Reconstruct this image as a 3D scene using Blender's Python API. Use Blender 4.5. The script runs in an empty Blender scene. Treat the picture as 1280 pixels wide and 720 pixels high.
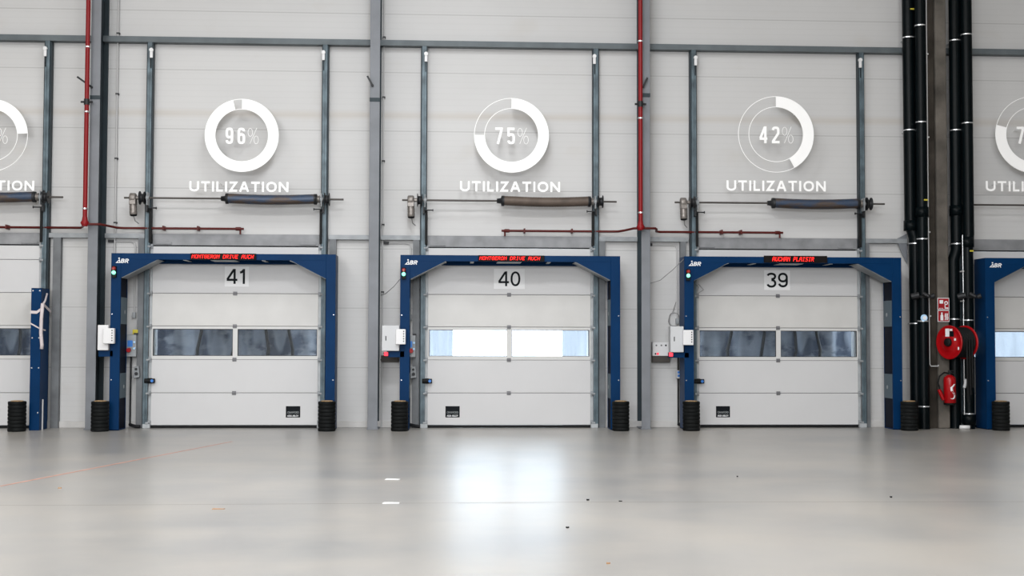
import bpy, math, random
from mathutils import Vector

random.seed(7)
S = bpy.context.scene
COL = S.collection

# ------------------------------------------------------------------ camera
cam_d = bpy.data.cameras.new('camera')
cam = bpy.data.objects.new('camera', cam_d)
COL.objects.link(cam)
S.camera = cam
cam_d.sensor_width = 36.0
cam_d.lens = 1562.0 / 1280.0 * 36.0
cam_d.clip_end = 300
PSI, TH, RO = 0.05096, 0.03953, 0.00275          # turned right, tilted up, rolled
fwd = Vector((math.sin(PSI) * math.cos(TH), math.cos(PSI) * math.cos(TH), math.sin(TH)))
rgt = Vector((math.cos(PSI), -math.sin(PSI), 0))
upv = rgt.cross(fwd)
r2 = math.cos(RO) * rgt + math.sin(RO) * upv
u2 = -math.sin(RO) * rgt + math.cos(RO) * upv
from mathutils import Matrix
M3 = Matrix((r2, u2, -fwd)).transposed()
cam.matrix_world = Matrix.Translation((0, -22.3, 1.6)) @ M3.to_4x4()

# ------------------------------------------------------------------ world, lights, exposure
W = bpy.data.worlds.new('sky')
S.world = W
W.use_nodes = True
bg = W.node_tree.nodes['Background']
bg.inputs['Color'].default_value = (0.78, 0.89, 1.0, 1)
bg.inputs['Strength'].default_value = 8.5

S.view_settings.view_transform = 'Standard'
S.view_settings.look = 'None'
S.view_settings.gamma = 1.0
S.view_settings.use_curve_mapping = False
S.view_settings.exposure = 0.45
S.cycles.max_bounces = 8
S.cycles.diffuse_bounces = 5
S.cycles.glossy_bounces = 4
S.cycles.transparent_max_bounces = 12
S.cycles.sample_clamp_indirect = 6
S.cycles.use_denoising = True


def area_lamp(name, loc, sx, sy, watts, color=(1, 0.985, 0.96)):
    d = bpy.data.lights.new(name, 'AREA')
    d.shape = 'RECTANGLE'
    d.size, d.size_y = sx, sy
    d.energy = watts
    d.color = color
    o = bpy.data.objects.new(name, d)
    o.location = loc
    COL.objects.link(o)
    return o


# rooflights of the hall: rows of long rectangular lamps under the ceiling
for ly, wy in ((-7.0, 0.55), (-13.0, 1.5), (-19.5, 0.75), (-26.0, 0.7)):
    for lx, wx, tint in ((-15.0, 0.7, (1, .96, .90)), (-8.0, 0.9, (1, .97, .93)), (0.0, 2.0, (.97, .985, 1)), (6.5, 0.42, (1, .95, .89)), (14.0, 0.22, (1, .93, .84))):
        area_lamp('rooflight_lamp', (lx, ly, 10.2), 2.0, 2.6, 230 * wy * wx, tint)
# added fill lamp, unseen behind the camera, lights the wall from the front
o = area_lamp('front_fill_light', (-5.0, -37.6, 6.8), 20.0, 5.0, 3200, (0.965, 0.98, 1))
o.rotation_euler = (math.radians(90), 0, 0)


# ------------------------------------------------------------------ materials
def new_mat(name):
    m = bpy.data.materials.new(name)
    m.use_nodes = True
    nt = m.node_tree
    b = nt.nodes['Principled BSDF']
    return m, nt, b


def mat(name, col, rough=0.5, metal=0.0, spec=0.5, var=0.0, vscale=6.0, bump=0.0):
    m, nt, b = new_mat(name)
    b.inputs['Base Color'].default_value = (*col, 1)
    b.inputs['Roughness'].default_value = rough
    b.inputs['Metallic'].default_value = metal
    b.inputs['Specular IOR Level'].default_value = spec
    if var or bump:
        tc = nt.nodes.new('ShaderNodeTexCoord')
        nz = nt.nodes.new('ShaderNodeTexNoise')
        nz.inputs['Scale'].default_value = vscale
        nz.inputs['Detail'].default_value = 5
        nt.links.new(tc.outputs['Object'], nz.inputs['Vector'])
        if var:
            rp = nt.nodes.new('ShaderNodeValToRGB')
            rp.color_ramp.elements[0].position = 0.3
            rp.color_ramp.elements[1].position = 0.7
            rp.color_ramp.elements[0].color = (*[c * (1 - var) for c in col], 1)
            rp.color_ramp.elements[1].color = (*[min(1, c * (1 + var)) for c in col], 1)
            nt.links.new(nz.outputs['Fac'], rp.inputs['Fac'])
            nt.links.new(rp.outputs['Color'], b.inputs['Base Color'])
        if bump:
            bp = nt.nodes.new('ShaderNodeBump')
            bp.inputs['Strength'].default_value = bump
            bp.inputs['Distance'].default_value = 0.01
            nt.links.new(nz.outputs['Fac'], bp.inputs['Height'])
            nt.links.new(bp.outputs['Normal'], b.inputs['Normal'])
    return m


def emis(name, col, strength):
    m, nt, b = new_mat(name)
    b.inputs['Base Color'].default_value = (*col, 1)
    b.inputs['Emission Color'].default_value = (*col, 1)
    b.inputs['Emission Strength'].default_value = strength
    b.inputs['Specular IOR Level'].default_value = 0.0
    return m


class N:
    """tiny helper for math nodes"""
    def __init__(s, nt):
        s.nt = nt

    def m(s, op, a, b=None, c=None):
        n = s.nt.nodes.new('ShaderNodeMath')
        n.operation = op
        for i, v in enumerate((a, b, c)):
            if v is None:
                continue
            if isinstance(v, (int, float)):
                n.inputs[i].default_value = v
            else:
                s.nt.links.new(v, n.inputs[i])
        return n.outputs[0]

    def mix(s, fac, c1, c2):
        n = s.nt.nodes.new('ShaderNodeMix')
        n.data_type = 'RGBA'
        for sock, v in ((n.inputs['Factor'], fac), (n.inputs['A'], c1), (n.inputs['B'], c2)):
            if isinstance(v, (int, float)):
                sock.default_value = v
            elif isinstance(v, tuple):
                sock.default_value = (*v, 1)
            else:
                s.nt.links.new(v, sock)
        return n.outputs['Result']

    def noise(s, vec, scale, detail=4, rough=0.5):
        n = s.nt.nodes.new('ShaderNodeTexNoise')
        n.inputs['Scale'].default_value = scale
        n.inputs['Detail'].default_value = detail
        n.inputs['Roughness'].default_value = rough
        s.nt.links.new(vec, n.inputs['Vector'])
        return n.outputs['Fac']

    def mapv(s, vec, sc):
        n = s.nt.nodes.new('ShaderNodeMapping')
        n.inputs['Scale'].default_value = sc
        s.nt.links.new(vec, n.inputs['Vector'])
        return n.outputs['Vector']

    def ramp(s, fac, lo, hi):
        n = s.nt.nodes.new('ShaderNodeMapRange')
        n.inputs['From Min'].default_value = lo
        n.inputs['From Max'].default_value = hi
        s.nt.links.new(fac, n.inputs['Value'])
        return n.outputs['Result']


def wall_material():
    m, nt, b = new_mat('white_sandwich_panel')
    k = N(nt)
    tc = nt.nodes.new('ShaderNodeTexCoord')
    P = tc.outputs['Object']
    sep = nt.nodes.new('ShaderNodeSeparateXYZ')
    nt.links.new(P, sep.inputs[0])
    z = sep.outputs['Z']
    # panel joints every 1.056 m, fine ribs every 0.105 m
    fz = k.m('FRACT', k.m('DIVIDE', z, 1.056))
    d = k.m('MINIMUM', fz, k.m('SUBTRACT', 1.0, fz))
    joint = k.m('LESS_THAN', d, 0.0075)
    fr = k.m('FRACT', k.m('DIVIDE', z, 0.1056))
    rib = k.m('LESS_THAN', k.m('ABSOLUTE', k.m('SUBTRACT', fr, 0.5)), 0.11)
    tone = k.noise(k.mapv(P, (0.25, 1, 0.5)), 1.3, 5)
    base = k.mix(k.ramp(tone, 0.35, 0.65), (0.505, 0.503, 0.502), (0.535, 0.533, 0.532))
    # uneven tan tone in a band along the panel
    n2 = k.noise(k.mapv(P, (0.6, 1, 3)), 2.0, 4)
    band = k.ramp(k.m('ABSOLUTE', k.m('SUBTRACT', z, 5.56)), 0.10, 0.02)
    tan_fac = k.m('MULTIPLY', band, k.m('ADD', 0.18, k.m('MULTIPLY', n2, 0.45)))
    base = k.mix(tan_fac, base, (0.43, 0.385, 0.335))
    n3 = k.ramp(k.noise(k.mapv(P, (1.0, 1, 1.6)), 1.1, 3), 0.60, 0.78)
    base = k.mix(k.m('MULTIPLY', n3, 0.30), base, (0.455, 0.425, 0.385))
    base = k.mix(k.m('MULTIPLY', rib, 0.055), base, (0.3, 0.3, 0.3))
    base = k.mix(k.m('MULTIPLY', joint, 0.42), base, (0.22, 0.22, 0.22))
    nt.links.new(base, b.inputs['Base Color'])
    b.inputs['Roughness'].default_value = 0.5
    b.inputs['Specular IOR Level'].default_value = 0.35
    return m


def floor_material():
    m, nt, b = new_mat('polished_concrete')
    k = N(nt)
    tc = nt.nodes.new('ShaderNodeTexCoord')
    P = tc.outputs['Object']
    big = k.noise(k.mapv(P, (0.45, 0.28, 1)), 0.7, 5, 0.55)
    mid = k.noise(k.mapv(P, (0.6, 0.9, 1)), 1.1, 5, 0.55)
    fine = k.noise(P, 16, 4, 0.6)
    c = k.mix(k.ramp(big, 0.32, 0.68), (0.215, 0.215, 0.214), (0.362, 0.346, 0.322))
    c = k.mix(k.m('MULTIPLY', k.ramp(mid, 0.40, 0.76), 0.6), c, (0.40, 0.365, 0.32))
    c = k.mix(k.m('MULTIPLY', fine, 0.10), c, (0.20, 0.195, 0.19))
    nt.links.new(c, b.inputs['Base Color'])
    nt.links.new(k.m('ADD', 0.275, k.m('MULTIPLY', big, 0.05)), b.inputs['Roughness'])
    b.inputs['Specular IOR Level'].default_value = 0.85
    return m


def glass_material():
    m = bpy.data.materials.new('acrylic_pane')
    m.use_nodes = True
    nt = m.node_tree
    nt.nodes.clear()
    out = nt.nodes.new('ShaderNodeOutputMaterial')
    mx = nt.nodes.new('ShaderNodeMixShader')
    tr = nt.nodes.new('ShaderNodeBsdfTransparent')
    tr.inputs['Color'].default_value = (0.92, 0.95, 0.97, 1)
    gl = nt.nodes.new('ShaderNodeBsdfGlossy')
    gl.inputs['Roughness'].default_value = 0.04
    fr = nt.nodes.new('ShaderNodeFresnel')
    fr.inputs['IOR'].default_value = 1.6
    tc = nt.nodes.new('ShaderNodeTexCoord')
    k = N(nt)
    wv = k.noise(k.mapv(tc.outputs['Object'], (1.0, 1, 0.5)), 2.2, 2)
    bp = nt.nodes.new('ShaderNodeBump')
    bp.inputs['Strength'].default_value = 0.5
    bp.inputs['Distance'].default_value = 0.05
    nt.links.new(wv, bp.inputs['Height'])
    nt.links.new(bp.outputs['Normal'], gl.inputs['Normal'])
    nt.links.new(fr.outputs[0], mx.inputs[0])
    nt.links.new(tr.outputs[0], mx.inputs[1])
    nt.links.new(gl.outputs[0], mx.inputs[2])
    nt.links.new(mx.outputs[0], out.inputs['Surface'])
    return m


def translucent_material(name, col, f=0.6):
    m = bpy.data.materials.new(name)
    m.use_nodes = True
    nt = m.node_tree
    nt.nodes.clear()
    out = nt.nodes.new('ShaderNodeOutputMaterial')
    mx = nt.nodes.new('ShaderNodeMixShader')
    a = nt.nodes.new('ShaderNodeBsdfDiffuse')
    t = nt.nodes.new('ShaderNodeBsdfTranslucent')
    k = N(nt)
    tc = nt.nodes.new('ShaderNodeTexCoord')
    st = k.noise(k.mapv(tc.outputs['Object'], (1, 1, 0.08)), 9, 4)
    c = k.mix(k.ramp(st, 0.3, 0.7), tuple(x * 0.82 for x in col), col)
    nt.links.new(c, a.inputs[0])
    nt.links.new(c, t.inputs[0])
    mx.inputs[0].default_value = f
    nt.links.new(a.outputs[0], mx.inputs[1])
    nt.links.new(t.outputs[0], mx.inputs[2])
    nt.links.new(mx.outputs[0], out.inputs['Surface'])
    return m


def spring_material():
    m, nt, b = new_mat('blue_and_rust_spring_steel')
    k = N(nt)
    tc = nt.nodes.new('ShaderNodeTexCoord')
    P = tc.outputs['Object']
    n1 = k.ramp(k.noise(k.mapv(P, (1.0, 2.0, 4.0)), 2.6, 3), 0.42, 0.60)
    n2 = k.noise(P, 22, 3)
    c = k.mix(n1, (0.070, 0.048, 0.036), (0.018, 0.050, 0.105))
    c = k.mix(k.m('MULTIPLY', n2, 0.35), c, (0.13, 0.10, 0.085))
    nt.links.new(c, b.inputs['Base Color'])
    b.inputs['Roughness'].default_value = 0.45
    b.inputs['Metallic'].default_value = 0.25
    return m


def reflection_sheet_material():
    m, nt, b = new_mat('pane_reflection_sheet')
    k = N(nt)
    tc = nt.nodes.new('ShaderNodeTexCoord')
    P = tc.outputs['Object']
    n1 = k.ramp(k.noise(k.mapv(P, (1.0, 0.0, 0.42)), 2.6, 2, 0.4), 0.47, 0.56)
    n2 = k.ramp(k.noise(k.mapv(P, (1.0, 0.0, 1.6)), 2.2, 3, 0.6), 0.50, 0.60)
    c = k.mix(n1, (0.17, 0.185, 0.215), (0.022, 0.034, 0.060))  # dark streaks imitate reflections of the hall in the panes
    c = k.mix(k.m('MULTIPLY', n2, 0.6), c, (0.24, 0.25, 0.27))
    nt.links.new(c, b.inputs['Base Color'])
    b.inputs['Roughness'].default_value = 0.5
    return m


M = {}
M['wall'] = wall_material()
M['floor'] = floor_material()
M['glass'] = glass_material()
M['spring'] = spring_material()
M['brownspring'] = mat('brown_spring_steel', (0.095, 0.072, 0.058), 0.5, 0.1, 0.3, var=0.25, vscale=5)
M['hall'] = mat('hall_cladding', (0.55, 0.55, 0.54), 0.7, var=0.05, vscale=0.4)
M['ceil'] = mat('hall_roof_sheet', (0.6, 0.6, 0.59), 0.7)
M['plinth'] = mat('white_plinth', (0.49, 0.48, 0.47), 0.6, var=0.12, vscale=3)
M['galv'] = mat('galvanised_steel', (0.26, 0.275, 0.288), 0.45, 0.15, 0.3, var=0.16, vscale=7)
M['guide'] = mat('blue_grey_galvanised_steel', (0.085, 0.118, 0.138), 0.4, 0.15, 0.3, var=0.4, vscale=5)
M['strip'] = mat('pale_galvanised_strip', (0.35, 0.37, 0.385), 0.45, 0.1, var=0.12, vscale=9)
M['jamb'] = mat('grey_jamb_steel', (0.135, 0.143, 0.152), 0.5, 0.1, 0.3, var=0.2, vscale=4)
M['lintel'] = mat('lintel_galvanised_steel', (0.235, 0.24, 0.25), 0.5, 0.15, 0.3, var=0.18, vscale=4)
M['beam'] = mat('purlin_steel', (0.10, 0.118, 0.128), 0.5, 0.1, 0.3, var=0.16, vscale=3)
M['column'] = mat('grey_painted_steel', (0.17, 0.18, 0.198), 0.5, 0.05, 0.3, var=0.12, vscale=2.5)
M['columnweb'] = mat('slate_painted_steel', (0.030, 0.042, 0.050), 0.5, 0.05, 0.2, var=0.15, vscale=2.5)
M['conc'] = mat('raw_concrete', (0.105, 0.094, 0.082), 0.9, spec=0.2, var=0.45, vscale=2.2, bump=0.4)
M['concshade'] = mat('pipe_shade_concrete', (0.042, 0.036, 0.030), 0.9, spec=0.1, var=0.4, vscale=2.5, bump=0.3)  # darker concrete colour stands in for the shade of the pipes
M['door'] = mat('white_door_panel', (0.53, 0.53, 0.538), 0.42, spec=0.3, var=0.02, vscale=1.2)
M['doorblotch'] = mat('white_door_panel_blotched', (0.515, 0.51, 0.50), 0.36, spec=0.4, var=0.05, vscale=1.7)  # slightly warmer panel tone with soft random blotches
M['doorframe'] = mat('white_window_frame', (0.53, 0.53, 0.525), 0.4)
M['navy'] = mat('navy_blue_paint', (0.0010, 0.025, 0.085), 0.42, 0.0, 0.07, var=0.10, vscale=2)
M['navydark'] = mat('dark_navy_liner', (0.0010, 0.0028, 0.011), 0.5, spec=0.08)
M['steelplate'] = mat('blue_grey_antenna_plate', (0.085, 0.118, 0.142), 0.5, spec=0.3)
M['red'] = mat('red_pipe_paint', (0.20, 0.0035, 0.006), 0.4, spec=0.25)
M['redline'] = mat('dark_red_pipe_paint', (0.085, 0.010, 0.008), 0.5, spec=0.25)
M['firered'] = mat('signal_red_enamel', (0.33, 0.0025, 0.005), 0.3, spec=0.35)
M['signred'] = mat('red_sign_face', (0.30, 0.006, 0.012), 0.5, spec=0.3)
M['black'] = mat('black_rubber', (0.0045, 0.005, 0.0055), 0.6, spec=0.2)
M['ring'] = mat('charcoal_rubber', (0.0050, 0.0058, 0.0060), 0.65, spec=0.12, var=0.3, vscale=10)
M['blackpipe'] = mat('black_plastic_pipe', (0.0013, 0.0032, 0.0042), 0.35, spec=0.10, var=0.2, vscale=3)
M['dark'] = mat('dark_steel', (0.018, 0.019, 0.021), 0.45, 0.2, 0.3)
M['rod'] = mat('dull_shaft_steel', (0.075, 0.068, 0.063), 0.45, 0.3, 0.3)
M['motor'] = mat('grey_cast_metal', (0.22, 0.20, 0.185), 0.4, 0.5, var=0.2, vscale=20)
M['white'] = mat('white_enamel', (0.68, 0.68, 0.69), 0.4)
M['greybox'] = mat('light_grey_box', (0.50, 0.51, 0.525), 0.45)
M['sign'] = mat('white_graphic_face', (0.95, 0.95, 0.95), 0.5, spec=0.2)  # white of the gauge overlay graphics
M['paper'] = mat('white_paper', (0.68, 0.685, 0.695), 0.8)
M['ink'] = mat('black_ink', (0.004, 0.006, 0.008), 0.6, spec=0.12)
M['print'] = mat('white_print', (0.75, 0.76, 0.78), 0.6)
M['dimprint'] = mat('grey_print', (0.30, 0.32, 0.33), 0.6)
M['tan'] = mat('tan_grit_cap', (0.26, 0.17, 0.085), 0.85, var=0.4, vscale=30)
M['hinge'] = mat('grey_hinge_plate', (0.15, 0.15, 0.16), 0.45, 0.2)
M['blueplastic'] = mat('bright_blue_plastic', (0.02, 0.16, 0.52), 0.4)
M['yellow'] = mat('yellow_card', (0.50, 0.42, 0.03), 0.6)
M['ledboard'] = mat('dark_led_board', (0.007, 0.005, 0.0045), 0.5, spec=0.1)
M['led'] = emis('red_led_dots', (1.0, 0.022, 0.02), 1.7)
M['greenlamp'] = emis('green_lamp_glow', (0.25, 1.0, 0.6), 1.1)
M['redlens'] = mat('unlit_red_lens', (0.30, 0.016, 0.012), 0.3)
M['redlamp'] = emis('red_lamp_glow', (1.0, 0.06, 0.09), 0.6)
M['tape'] = mat('white_strap', (0.56, 0.50, 0.51), 0.7)
M['reflectsheet'] = reflection_sheet_material()
M['curtainblue'] = translucent_material('pale_blue_tarpaulin', (0.235, 0.245, 0.26))
M['yard'] = mat('yard_asphalt', (0.25, 0.25, 0.25), 0.9)
M['paintline'] = mat('worn_red_floor_paint', (0.50, 0.25, 0.19), 0.5, var=0.25, vscale=8)
M['jointline'] = mat('saw_cut_joint', (0.26, 0.24, 0.22), 0.7)
M['wood'] = mat('pale_wood', (0.36, 0.21, 0.11), 0.8)
M['cable'] = mat('grey_cable', (0.20, 0.20, 0.20), 0.6)
M['cond'] = mat('pale_conduit', (0.46, 0.46, 0.46), 0.45)
M['chrome'] = mat('bright_clamp_steel', (0.65, 0.66, 0.68), 0.25, 0.7)
M['signblue'] = mat('pale_blue_sign', (0.40, 0.62, 0.86), 0.5)
M['browntray'] = mat('dark_brown_tray', (0.045, 0.038, 0.032), 0.6)


# ------------------------------------------------------------------ mesh helpers
class MB:
    def __init__(s):
        s.v, s.f, s.sm = [], [], []

    def add(s, vs, fs, smooth=False):
        o = len(s.v)
        s.v += [tuple(p) for p in vs]
        for q in fs:
            s.f.append([i + o for i in q])
            s.sm.append(smooth)
        return s

    def box(s, x0, x1, y0, y1, z0, z1):
        x0, x1 = min(x0, x1), max(x0, x1)
        y0, y1 = min(y0, y1), max(y0, y1)
        z0, z1 = min(z0, z1), max(z0, z1)
        vs = [(x0, y0, z0), (x1, y0, z0), (x1, y1, z0), (x0, y1, z0), (x0, y0, z1), (x1, y0, z1), (x1, y1, z1), (x0, y1, z1)]
        return s.add(vs, [(0, 3, 2, 1), (4, 5, 6, 7), (0, 1, 5, 4), (1, 2, 6, 5), (2, 3, 7, 6), (3, 0, 4, 7)])

    def prism(s, poly, y0, y1):
        """poly in x,z counter-clockwise seen from -y; extruded along y"""
        n = len(poly)
        vs = [(x, y0, z) for x, z in poly] + [(x, y1, z) for x, z in poly]
        fs = [tuple(range(n)), tuple(range(2 * n - 1, n - 1, -1))]
        for i in range(n):
            j = (i + 1) % n
            fs.append((i, i + n, j + n, j))
        return s.add(vs, fs)

    def rings(s, frames, cap=True):
        """frames: list of vertex loops of equal length"""
        n = len(frames[0])
        vs = [p for fr in frames for p in fr]
        fs = []
        for a in range(len(frames) - 1):
            for i in range(n):
                j = (i + 1) % n
                fs.append((a * n + i, a * n + j, (a + 1) * n + j, (a + 1) * n + i))
        s.add(vs, fs, True)
        if cap:
            s.add(frames[0], [tuple(range(n - 1, -1, -1))])
            s.add(frames[-1], [tuple(range(n))])
        return s

    def lathe(s, base, axis, prof, n=24, cap=True):
        """prof: list of (distance along axis, radius)"""
        base, ax = Vector(base), Vector(axis).normalized()
        t = Vector((0, 0, 1)) if abs(ax.z) < 0.9 else Vector((1, 0, 0))
        u = ax.cross(t).normalized()
        w = ax.cross(u)
        fr = []
        for d, r in prof:
            c = base + ax * d
            fr.append([c + (u * math.cos(2 * math.pi * i / n) + w * math.sin(2 * math.pi * i / n)) * r for i in range(n)])
        return s.rings(fr, cap)

    def cyl(s, p0, p1, r, n=14):
        p0, p1 = Vector(p0), Vector(p1)
        return s.lathe(p0, p1 - p0, [(0, r), ((p1 - p0).length, r)], n)

    def tube(s, pts, r, n=10):
        pts = [Vector(p) for p in pts]
        fr = []
        u = None
        for i, p in enumerate(pts):
            t = (pts[min(i + 1, len(pts) - 1)] - pts[max(i - 1, 0)]).normalized()
            if u is None:
                a = Vector((0, 0, 1)) if abs(t.z) < 0.9 else Vector((1, 0, 0))
                u = t.cross(a).normalized()
            else:
                u = (u - t * u.dot(t)).normalized()
            w = t.cross(u)
            fr.append([p + (u * math.cos(2 * math.pi * k / n) + w * math.sin(2 * math.pi * k / n)) * r for k in range(n)])
        return s.rings(fr)

    def arc(s, c, r0, r1, a0, a1, y0, y1, n=64):
        """flat ring sector in the x-z plane; angles clockwise from the top, degrees"""
        k = max(3, int(n * abs(a1 - a0) / 360))
        full = abs(a1 - a0) >= 359.9
        fr = []
        for i in range(k + (0 if full else 1)):
            a = math.radians(a0 + (a1 - a0) * i / k)
            sx, cz = math.sin(a), math.cos(a)
            fr.append([(c[0] + r0 * sx, y0, c[1] + r0 * cz), (c[0] + r1 * sx, y0, c[1] + r1 * cz),
                       (c[0] + r1 * sx, y1, c[1] + r1 * cz), (c[0] + r0 * sx, y1, c[1] + r0 * cz)])
        vs = [p for q in fr for p in q]
        fs = []
        m_ = len(fr)
        for i in range(m_ if full else m_ - 1):
            j = (i + 1) % m_
            for q in range(4):
                w = (q + 1) % 4
                fs.append((i * 4 + q, j * 4 + q, j * 4 + w, i * 4 + w))
        if not full:
            fs += [(0, 1, 2, 3), tuple((m_ - 1) * 4 + q for q in (3, 2, 1, 0))]
        return s.add(vs, fs)

    def build(s, name, material, parent=None, bevel=0.0, origin=None, seg=1):
        me = bpy.data.meshes.new(name)
        o0 = Vector(origin) if origin is not None else (wloc(parent) if parent else Vector((0, 0, 0)))
        me.from_pydata([tuple(Vector(p) - o0) for p in s.v], [], s.f)
        me.polygons.foreach_set('use_smooth', s.sm)
        me.materials.append(M[material])
        me.update()
        o = bpy.data.objects.new(name, me)
        COL.objects.link(o)
        if parent:
            o.parent = parent
            o.location = o0 - wloc(parent)
        else:
            o.location = o0
        if bevel:
            b = o.modifiers.new('bevel', 'BEVEL')
            b.width = bevel
            b.segments = seg
            b.limit_method = 'ANGLE'
        return o


def wloc(o):
    v = Vector(o.location)
    while o.parent:
        o = o.parent
        v += Vector(o.location)
    return v


def thing(name, loc, label, cat, group=None, kind=None):
    o = bpy.data.objects.new(name, None)
    o.empty_display_size = 0.1
    o.location = loc
    COL.objects.link(o)
    return tag(o, label, cat, group, kind)


def tag(o, label, cat, group=None, kind=None):
    o['label'] = label
    o['category'] = cat
    if group:
        o['group'] = group
    if kind:
        o['kind'] = kind
    return o


def copy_thing(src, loc, label):
    c = src.copy()
    COL.objects.link(c)
    c.location = loc
    c['label'] = label
    for ch in [q for q in bpy.data.objects if q.parent == src]:
        d = ch.copy()
        d.parent = c
        COL.objects.link(d)
        for g in [q for q in bpy.data.objects if q.parent == ch]:
            e = g.copy()
            e.parent = d
            COL.objects.link(e)
    return c


def text_mesh(body, x0, x1, z0, z1, y, depth=0.004, bold=0.0, shear=0.0, spacing=1.0):
    """lettering fitted into the rectangle, facing -y; returns an MB"""
    cu = bpy.data.curves.new('lettering', 'FONT')
    cu.body = body
    cu.size = 1.0
    cu.offset = bold
    cu.shear = shear
    cu.space_character = spacing
    cu.extrude = 0.01
    cu.resolution_u = 4
    o = bpy.data.objects.new('lettering', cu)
    COL.objects.link(o)
    bpy.context.view_layer.update()
    dg = bpy.context.evaluated_depsgraph_get()
    me = bpy.data.meshes.new_from_object(o.evaluated_get(dg))
    vs = [v.co.copy() for v in me.vertices]
    fs = [tuple(p.vertices) for p in me.polygons]
    bpy.data.objects.remove(o)
    bpy.data.curves.remove(cu)
    bpy.data.meshes.remove(me)
    ax, bx = min(v.x for v in vs), max(v.x for v in vs)
    ay, by = min(v.y for v in vs), max(v.y for v in vs)
    mb = MB()
    mb.add([(x0 + (v.x - ax) / (bx - ax) * (x1 - x0), y + (-depth if v.z > 0 else 0.0),
             z0 + (v.y - ay) / (by - ay) * (z1 - z0)) for v in vs], fs)
    return mb


def stroke(mb, pts, w, y0, y1, closed=False):
    """thick line in the x-z plane with mitred joints"""
    P = [Vector((p[0], p[1])) for p in pts]
    n = len(P)
    L, R_ = [], []
    for i in range(n):
        if closed:
            a, b = P[(i - 1) % n], P[(i + 1) % n]
            d0, d1 = (P[i] - a).normalized(), (b - P[i]).normalized()
        else:
            d0 = (P[i] - P[i - 1]).normalized() if i else (P[1] - P[0]).normalized()
            d1 = (P[i + 1] - P[i]).normalized() if i < n - 1 else d0
        n0, n1 = Vector((-d0.y, d0.x)), Vector((-d1.y, d1.x))
        mt = (n0 + n1)
        mt = mt.normalized() if mt.length > 1e-6 else n0
        k = min(1.0 / max(mt.dot(n0), 0.35), 2.4)
        L.append(P[i] + mt * (w / 2 * k))
        R_.append(P[i] - mt * (w / 2 * k))
    rng = range(n) if closed else range(n - 1)
    for i in rng:
        j = (i + 1) % n
        mb.prism([(R_[i].x, R_[i].y), (R_[j].x, R_[j].y), (L[j].x, L[j].y), (L[i].x, L[i].y)], y0, y1)


def ell(cx, cy, rx, ry, a0, a1, n=18, p=2.0):
    """(super)ellipse arc, angles in degrees counter-clockwise from +x"""
    out = []
    for i in range(n + 1):
        a = math.radians(a0 + (a1 - a0) * i / n)
        c, s_ = math.cos(a), math.sin(a)
        out.append((cx + rx * math.copysign(abs(c) ** (2 / p), c), cy + ry * math.copysign(abs(s_) ** (2 / p), s_)))
    return out


def glyph(ch, W, t, p=2.2):
    """strokes of a character in a box W wide, 1 high, stroke width t; list of (points, closed)"""
    h = t / 2
    l, r, m = h, W - h, W / 2
    if ch == 'U':
        return [([(l, 1), (l, 0.36)] + ell(m, 0.36, m - h, 0.36 - h, 180, 360, 14)[1:] + [(r, 1)], 0)]
    if ch == 'T':
        return [([(0, 1 - h), (W, 1 - h)], 0), ([(m, 1 - h), (m, 0)], 0)]
    if ch == 'I':
        return [([(m, 0), (m, 1)], 0)]
    if ch == 'L':
        return [([(l, 1), (l, h), (W, h)], 0)]
    if ch == 'Z':
        return [([(0.02, 1 - h), (r, 1 - h), (l, h), (W, h)], 0)]
    if ch == 'A':
        return [([(h * .9, 0), (m - .02, 1 - h * .2)], 0), ([(m + .02, 1 - h * .2), (W - h * .9, 0)], 0), ([(W * .22, 0.32), (W * .78, 0.32)], 0), ([(m - h * .8, 1 - h), (m + h * .8, 1 - h)], 0)]
    if ch == 'O' or ch == '0':
        return [(ell(m, 0.5, m - h, 0.5 - h, 0, 360, 36, p)[:-1], 1)]
    if ch == 'N':
        return [([(l, 0), (l, 1)], 0), ([(l, 1 - h * .6), (r, h * .6)], 0), ([(r, 0), (r, 1)], 0)]
    if ch == '1':
        return [([(W * .62, 0), (W * .62, 1)], 0), ([(W * .12, 0.76), (W * .36, 0.79), (W * .60, 0.94)], 0)]
    if ch == '4':
        return [([(W * .74, 0), (W * .74, 1)], 0), ([(W * .68, 1 - h * .6), (h * .6, 0.30)], 0), ([(0, 0.27), (W, 0.27)], 0)]
    if ch == '3':
        return [(ell(m, 0.745, m - h * 1.1, 0.255 - h, 165, -90, 16, p), 0), (ell(m, 0.275, m - h, 0.275 - h + .02, 90, -165, 18, p), 0)]
    if ch in '96':
        g = [(ell(m, 0.67, m - h, 0.33 - h, 0, 360, 28, p)[:-1], 1), ([(r, 0.67), (r, 0.33)] + ell(m, 0.33, m - h, 0.33 - h, 0, -165, 14, p)[1:], 0)]
        if ch == '6':
            g = [([(W - x, 1 - y) for x, y in q], c) for q, c in g]
        return g
    if ch == '7':
        return [([(0, 1 - h), (r, 1 - h)], 0), ([(r, 1), (r - .02, 0.82), (W * .34, 0)], 0)]
    if ch == '5':
        return [([(W - .02, 1 - h), (l, 1 - h), (l, 0.50)], 0), (ell(m, 0.33, m - h, 0.33 - h, 160, 90, 6, p) + ell(m, 0.33, m - h, 0.33 - h, 90, -165, 18, p)[1:], 0)]
    if ch == '2':
        return [(ell(m, 0.70, m - h, 0.30 - h, 170, -10, 16, p) + [(r - .03, 0.55), (l, h + .05), (l, h)], 0), ([(0, h), (W, h)], 0)]
    return []


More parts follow.
